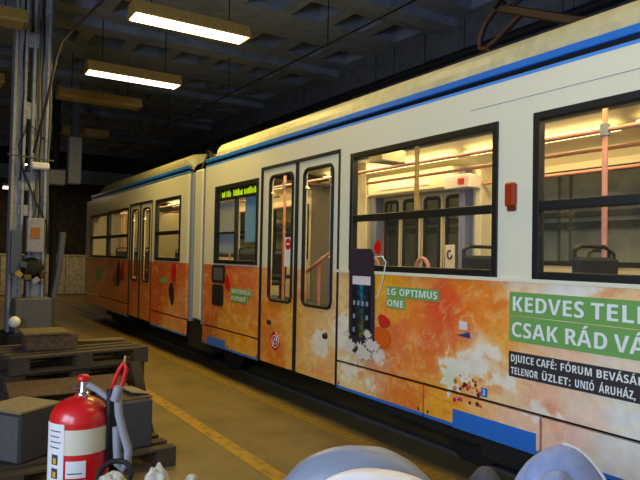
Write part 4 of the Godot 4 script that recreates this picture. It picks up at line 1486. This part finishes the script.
func build_yard() -> void:
	# stack of pallets
	var a := 0.16
	var names := ["bottom", "second", "third", "fourth", "top"]
	for k in 5:
		pallet(Vector3(1.13 + 0.02 * sin(k * 2.0), k * 0.1445 * 0.94 if false else k * 0.1445, -6.12 + 0.015 * cos(k * 3.0)), a + 0.01 * sin(k * 5.0), "weathered wooden pallet, %s of the stack of five behind the crates" % names[k], M.wood)
	pallet(Vector3(1.03, 0, -4.93), 0.06, "low wooden pallet on the floor carrying the grey crates", M.wood)
	# wooden box on the stack
	var st := mb()
	var t := thing("wooden_box", "low brown wooden box with pale lid on top of the pallet stack", "box", Vector3(0.98, 0.7225, -6.1))
	bar(st, Vector3(0.78, 0.7225, -6.3), Vector3(1.20, 0.86, -5.95), 0.006)
	put(st, "box_body", M.card, t)
	st = mb()
	bar(st, Vector3(0.75, 0.86, -6.33), Vector3(1.13, 0.882, -5.92), 0.004)
	put(st, "lid", M.wood_pale, t)
	# grey crates on the low pallet
	crate(Vector3(1.33, 0.144, -4.86), Vector3(0.28, 0.355, 0.44), 0.12, "dark grey crate with an open pale flap behind the extinguisher", true)
	crate(Vector3(0.62, 0.144, -4.92), Vector3(0.36, 0.34, 0.38), 0.62, "grey crate with a pale top at the picture edge", false)
	t = thing("cardboard_box", "wide brown cardboard box behind the two grey crates", "box", Vector3(1.03, 0, -5.48))
	st = mb()
	bar(st, Vector3(0.62, 0, -5.56), Vector3(1.45, 0.46, -5.38), 0.008)
	put(st, "box_body", M.card, t)
	st = mb()
	beam(st, Vector3(1.03, 0.535, -5.57), Vector3(1.03, 0.475, -5.24), 0.90, 0.012, 0.002)
	put(st, "lid", M.card, t)
	# leaning plank
	st = mb()
	beam(st, Vector3(1.72, 0.005, -5.46), Vector3(1.66, 0.60, -5.72), 0.10, 0.025, 0.003)
	tag(put(st, "leaning_plank", M.wood), "short dark plank leaning on the end of the pallet stack", "plank")
	# a tool left on the pallets and a pale board at the side
	st = mb()
	bar(st, Vector3(1.28, 0.723, -6.42), Vector3(1.72, 0.742, -6.28), 0.003)
	tag(put(st, "loose_board", M.wood_pale), "pale loose board lying on the pallet stack behind the box", "board")
	build_extinguisher()

func crate(at: Vector3, s: Vector3, turn: float, label: String, flap: bool) -> void:
	var t := thing("grey_crate", label, "crate", at, "grey crates")
	t.remove_meta("org")
	t.rotation.y = turn
	var st := mb()
	box(st, Vector3(0, s.y * 0.5, 0), s, Basis.IDENTITY, 0.012)
	put(st, "crate_body", M.crate, t)
	st = mb()
	if flap:
		box(st, Vector3(0.02, s.y + 0.012, -0.02), Vector3(s.x * 0.96, 0.014, s.z * 0.92), Basis(Vector3.RIGHT, 0.03), 0.004)
		put(st, "lid", M.card, t)
		st = mb()
		box(st, Vector3(s.x * 0.28, s.y + 0.035, 0.0), Vector3(s.x * 0.5, 0.01, s.z * 0.6), Basis(Vector3(0, 0, 1), -0.18), 0.003)
		put(st, "flap", M.sheet, t)
	else:
		box(st, Vector3(0, s.y + 0.01, 0), Vector3(s.x * 1.02, 0.02, s.z * 1.02), Basis.IDENTITY, 0.004)
		put(st, "lid", M.sheet, t)
		st = mb()
		box(st, Vector3(-s.x * 0.5 - 0.004, s.y * 0.5, 0), Vector3(0.008, s.y * 0.9, s.z * 0.94), Basis.IDENTITY, 0.003)
		put(st, "side_panel", M.crate_pale, t)

func cyl_patch(st: SurfaceTool, c: Vector3, r: float, a0: float, a1: float, y0: float, y1: float) -> void:
	var n := maxi(2, int(absf(a1 - a0) / 0.12))
	for k in n:
		var v := []
		for e in [[k, y0], [k + 1, y0], [k + 1, y1], [k, y1]]:
			var a: float = lerpf(a0, a1, float(e[0]) / n)
			var d := Vector3(cos(a), 0, sin(a))
			v.append([c + d * r + Vector3(0, e[1], 0), d])
		smooth_quad(st, v[0], v[1], v[2], v[3])

func build_extinguisher() -> void:
	var c := Vector3(0.632, 0, -3.03)
	var R := 0.131
	var t := thing("fire_extinguisher", "large red fire extinguisher with white band and hose at the lower edge", "extinguisher", c)
	var st := mb()
	var pr := [Vector2(0.0, 0.06), Vector2(R - 0.02, 0.06), Vector2(R, 0.08), Vector2(R, 0.835)]
	for k in 9:
		var a := PI / 2 * k / 8.0
		pr.append(Vector2(maxf(R * cos(a), 0.028), 0.835 + 0.10 * sin(a)))
	pr.append(Vector2(0.028, 0.94))
	pr.append(Vector2(0.0, 0.94))
	lathe(st, pr, c, Basis.IDENTITY, 48)
	var body := put(st, "cylinder", M.red, t)
	st = mb()
	lathe(st, [Vector2(R - 0.01, 0.0), Vector2(R + 0.004, 0.0), Vector2(R + 0.004, 0.07), Vector2(R - 0.01, 0.075)], c, Basis.IDENTITY, 40)
	put(st, "foot_ring", M.black, t)
	# facing the camera: angle towards (0,0)
	var fa := atan2(-c.z, -c.x)
	st = mb()
	cyl_patch(st, c, R + 0.0015, fa - 1.5, fa + 0.55, 0.70, 0.81)
	sub(st, "white_band", M.label, body)
	st = mb()
	cyl_patch(st, c, R + 0.003, fa + 0.50, fa + 1.45, 0.10, 0.835)
	sub(st, "tall_label", M.paper, body)
	for k in 4:
		st = mb()
		cyl_patch(st, c, R + 0.0042, fa + 0.62 + 0.05 * (k % 2), fa + 1.1, 0.80 - k * 0.024, 0.805 - k * 0.024)
		sub(st, "print_line", M.ink, body)
	for k in 2:
		st = mb()
		cyl_patch(st, c, R + 0.0042, fa + 0.72, fa + 1.0, 0.655 - k * 0.06, 0.70 - k * 0.06)
		sub(st, "pictogram", M.ink, body)
		st = mb()
		cyl_patch(st, c, R + 0.005, fa + 0.78, fa + 0.92, 0.66 - k * 0.06, 0.685 - k * 0.06)
		sub(st, "pictogram_mark", M.yellow, body)
	for k in 3:
		st = mb()
		cyl_patch(st, c, R + 0.003, fa - 0.22, fa + 0.42, 0.60 - k * 0.085, 0.675 - k * 0.085)
		sub(st, "paper_label", M.paper, body)
		st = mb()
		cyl_patch(st, c, R + 0.0042, fa - 0.1, fa + 0.36, 0.618 - k * 0.085, 0.623 - k * 0.085)
		sub(st, "print_line", M.ink, body)
	# valve
	st = mb()
	lathe(st, [Vector2(0.03, 0.93), Vector2(0.03, 0.95), Vector2(0.018, 0.952), Vector2(0.018, 1.0), Vector2(0.012, 1.002), Vector2(0.012, 1.01)], c + Vector3(0.01, 0, 0), Basis.IDENTITY, 16)
	tube(st, [c + Vector3(-0.045, 0.972, 0.0), c + Vector3(0.01, 0.972, 0)], 0.013, 10)
	var vl := put(st, "valve", M.chrome, t)
	st = mb()
	lathe(st, [Vector2(0.0, 1.005), Vector2(0.028, 1.005), Vector2(0.03, 1.02), Vector2(0.02, 1.03), Vector2(0.0, 1.03)], c + Vector3(0.01, 0, 0), Basis.IDENTITY, 16)
	sub(st, "valve_knob", M.red_plain, vl)
	# hose: from the valve down to the nozzle at the side, then a hanging loop
	var rt := Vector3(0.86, 0, 0.51)   # towards the right of the picture
	var P := func(r: float, y: float, f := 0.0) -> Vector3: return c + rt * r + Vector3(-0.2, 0, 1.0) * f + Vector3(0, y, 0)
	st = mb()
	tube(st, [P.call(0.03, 0.985), P.call(0.07, 0.965), P.call(0.12, 0.93), P.call(0.142, 0.915)], 0.014, 10)
	put(st, "hose_outlet", M.hose_grey, t)
	st = mb()
	beam(st, P.call(0.142, 0.62), P.call(0.15, 0.97), 0.045, 0.06, 0.01)
	put(st, "nozzle_holder", M.black, t)
	st = mb()
	tube(st, [P.call(0.168, 0.96, 0.02), P.call(0.175, 0.86, 0.02), P.call(0.195, 0.78, 0.02), P.call(0.222, 0.70, 0.02), P.call(0.222, 0.64, 0.02), P.call(0.198, 0.605, 0.02), P.call(0.176, 0.63, 0.02), P.call(0.170, 0.72, 0.02), P.call(0.166, 0.80, 0.02)], 0.019, 12)
	put(st, "hose", M.hose_grey, t)
	st = mb()
	tube(st, [P.call(0.135, 0.955, 0.0), P.call(0.15, 1.0, 0.0), P.call(0.175, 1.06, 0.0), P.call(0.195, 1.09, 0.0), P.call(0.205, 1.06, 0.0), P.call(0.192, 1.0, 0.0), P.call(0.175, 0.965, 0.0)], 0.011, 8, true)
	put(st, "nozzle_lever", M.red_plain, t)
	st = mb()
	tube(st, [P.call(0.195, 1.085, 0.0), P.call(0.2, 1.12, 0.0)], 0.006, 6)
	put(st, "safety_pin", M.tan, t)
	st = mb()
	tube(st, [P.call(0.155, 0.92, 0.03), P.call(0.172, 0.985, 0.03)], 0.022, 10)
	put(st, "nozzle_grip", M.hose_grey, t)

# ---------------------------------------------------------------- foreground bundles
func lump(st: SurfaceTool, c: Vector3, ax: Vector3, up_h: float, dp: Vector3, sd: int, amp := 0.05, pw := 2.4, segs := 40, rings := 16) -> void:
	# a sack shape: superelliptic dome standing on the floor with creases. ax: half width vector, dp: half depth vector
	var n := FastNoiseLite.new()
	n.seed = sd
	n.frequency = 1.0
	n.fractal_octaves = 3
	var grid := []
	for j in rings + 1:
		var row := []
		var v := float(j) / rings
		var y := sin(v * PI / 2.0)
		var r := pow(maxf(1.0 - pow(y, pw), 0.0), 1.0 / pw)
		for i in segs + 1:
			var a := TAU * i / segs
			var d := Vector3(cos(a) * r, y, sin(a) * r)
			var k := 1.0 + amp * n.get_noise_3d(d.x * 1.6, d.y * 1.6, d.z * 1.6) * 2.0 + amp * 0.35 * n.get_noise_3d(d.x * 6.0, d.y * 4.0, d.z * 6.0)
			row.append(c + (ax * d.x + dp * d.z) * k + Vector3(0, up_h * d.y * (0.5 + 0.5 * k), 0))
		grid.append(row)
	mesh_grid(st, grid)

func mesh_grid(st: SurfaceTool, grid: Array) -> void:
	# smooth surface through a grid of points, normals from neighbours, outwards from the axis of the grid
	var nr := grid.size()
	var nc: int = grid[0].size()
	var cen := Vector3.ZERO
	for row in grid:
		for p in row:
			cen += p
	cen /= nr * nc
	var nn := []
	for j in nr:
		var r := []
		for i in nc:
			var a: Vector3 = grid[j][(i + 1) % (nc - 1)] - grid[j][(i - 1 + nc - 1) % (nc - 1)]
			var b: Vector3 = grid[mini(j + 1, nr - 1)][i] - grid[maxi(j - 1, 0)][i]
			var q := a.cross(b)
			if q.length() < 1e-9:
				q = Vector3.UP
			q = q.normalized()
			if q.dot(grid[j][i] - cen) < 0.0:
				q = -q
			r.append(q)
		nn.append(r)
	for j in nr - 1:
		for i in nc - 1:
			smooth_quad(st, [grid[j][i], nn[j][i]], [grid[j][i + 1], nn[j][i + 1]], [grid[j + 1][i + 1], nn[j + 1][i + 1]], [grid[j + 1][i], nn[j + 1][i]])

func sack_point(c: Vector3, ax: Vector3, up_h: float, dp: Vector3, pw: float, az: float, v: float) -> Vector3:
	var y := sin(v * PI / 2.0)
	var r := pow(maxf(1.0 - pow(y, pw), 0.0), 1.0 / pw)
	return c + ax * cos(az) * r + dp * sin(az) * r + Vector3(0, up_h * y, 0)

func build_foreground() -> void:
	var vx := Vector3(0.844, 0, 0.536)     # across the view on the floor
	var vz := Vector3(0.536, 0, -0.844)    # away from the viewer
	# white sack with a grey sheet folded over its back
	var c := vz * 2.66 + vx * 0.17
	var t := thing("plastic_sack", "big white plastic sack with grey back standing before the tram", "sack", c)
	var st := mb()
	lump(st, c + vz * 0.18 + vx * 0.03, vx * 0.50, 0.745, vz * 0.19, 3, 0.018, 2.25)
	put(st, "grey_sheet", M.plastic_grey, t)
	st = mb()
	lump(st, c - vz * 0.13 + vx * 0.07, vx * 0.43, 0.742, vz * 0.22, 9, 0.012, 2.6)
	put(st, "white_sheet", M.plastic_white, t)
	# dark bag between
	var pts := []
	c = vz * 3.16 + vx * 0.86
	st = mb()
	lump(st, c, vx * 0.14, 0.545, vz * 0.13, 12, 0.05, 2.4)
	tag(put(st, "dark_bag", M.cloth_grey), "small dark grey bag between the white sack and the blue bundle", "bag")
	# blue bundle with a white piped edge
	c = vz * 2.78 + vx * 1.11
	t = thing("blue_bundle", "pale blue cloth bundle with a white piped edge before the tram", "bundle", c)
	st = mb()
	lump(st, c - vx * 0.02, vx * 0.335, 0.785, vz * 0.18, 17, 0.012, 2.0)
	put(st, "cloth", M.cloth_blue, t)
	st = mb()
	lump(st, c - vx * 0.08 - vz * 0.10, vx * 0.24, 0.70, vz * 0.14, 23, 0.03, 2.0)
	put(st, "cloth_fold", M.cloth_blue, t)
	st = mb()
	pts = []
	for k in 22:
		pts.append(sack_point(c - vx * 0.02, vx * 0.338, 0.789, vz * 0.185, 2.0, -0.45, 0.995 - k * 0.035))
	tube(st, pts, 0.007, 8)
	put(st, "piping", M.paper, t)
	# crumpled paper on a wooden crate beside the extinguisher
	c = Vector3(0.80, 0, -2.62)
	t = thing("wooden_crate", "wooden crate carrying crumpled paper beside the extinguisher", "crate", c)
	var bs := Basis(vx, Vector3.UP, -vz)
	for k in 5:
		for s in [-1.0, 1.0]:
			var y := 0.02 + k * 0.108
			st = mb()
			box(st, c + vz * 0.13 * s + Vector3(0, y + 0.045, 0), Vector3(0.40, 0.09, 0.018), bs, 0.003)
			put(st, "slat", M.wood, t)
			st = mb()
			box(st, c + vx * 0.19 * s + Vector3(0, y + 0.045, 0), Vector3(0.018, 0.09, 0.24), bs, 0.003)
			put(st, "slat", M.wood, t)
	st = mb()
	box(st, c + Vector3(0, 0.56, 0), Vector3(0.42, 0.02, 0.29), bs, 0.003)
	put(st, "lid", M.wood, t)
	for a in [[-0.10, -0.06, 0.09, 0.125, 4], [0.07, -0.02, 0.07, 0.145, 7], [0.205, 0.03, 0.045, 0.095, 13]]:
		st = mb()
		lump(st, c + vx * a[0] + vz * a[1] + Vector3(0, 0.57, 0), vx * a[2], a[3], vz * 0.06, a[4], 0.16, 1.7, 28, 12)
		tag(put(st, numbered("crumpled_paper"), M.rag), ["crumpled cream paper nearest the extinguisher", "crumpled cream paper with a raised corner in the middle", "small crumpled cream paper farthest from the extinguisher"][[4, 7, 13].find(a[4])], "paper", "crumpled paper on the crate")
	st = mb()
	var ring := []
	for k in 28:
		var a := TAU * k / 28.0
		ring.append(c + vx * (-0.145 + 0.07 * cos(a)) + vz * 0.10 + Vector3(0, 0.57 + 0.058 + 0.046 * sin(a), 0) + vz * 0.05 * sin(a))
	tube(st, ring, 0.012, 8, true)
	tag(put(st, "rubber_ring", M.rubber), "black rubber ring lying on the crate against the extinguisher", "ring")
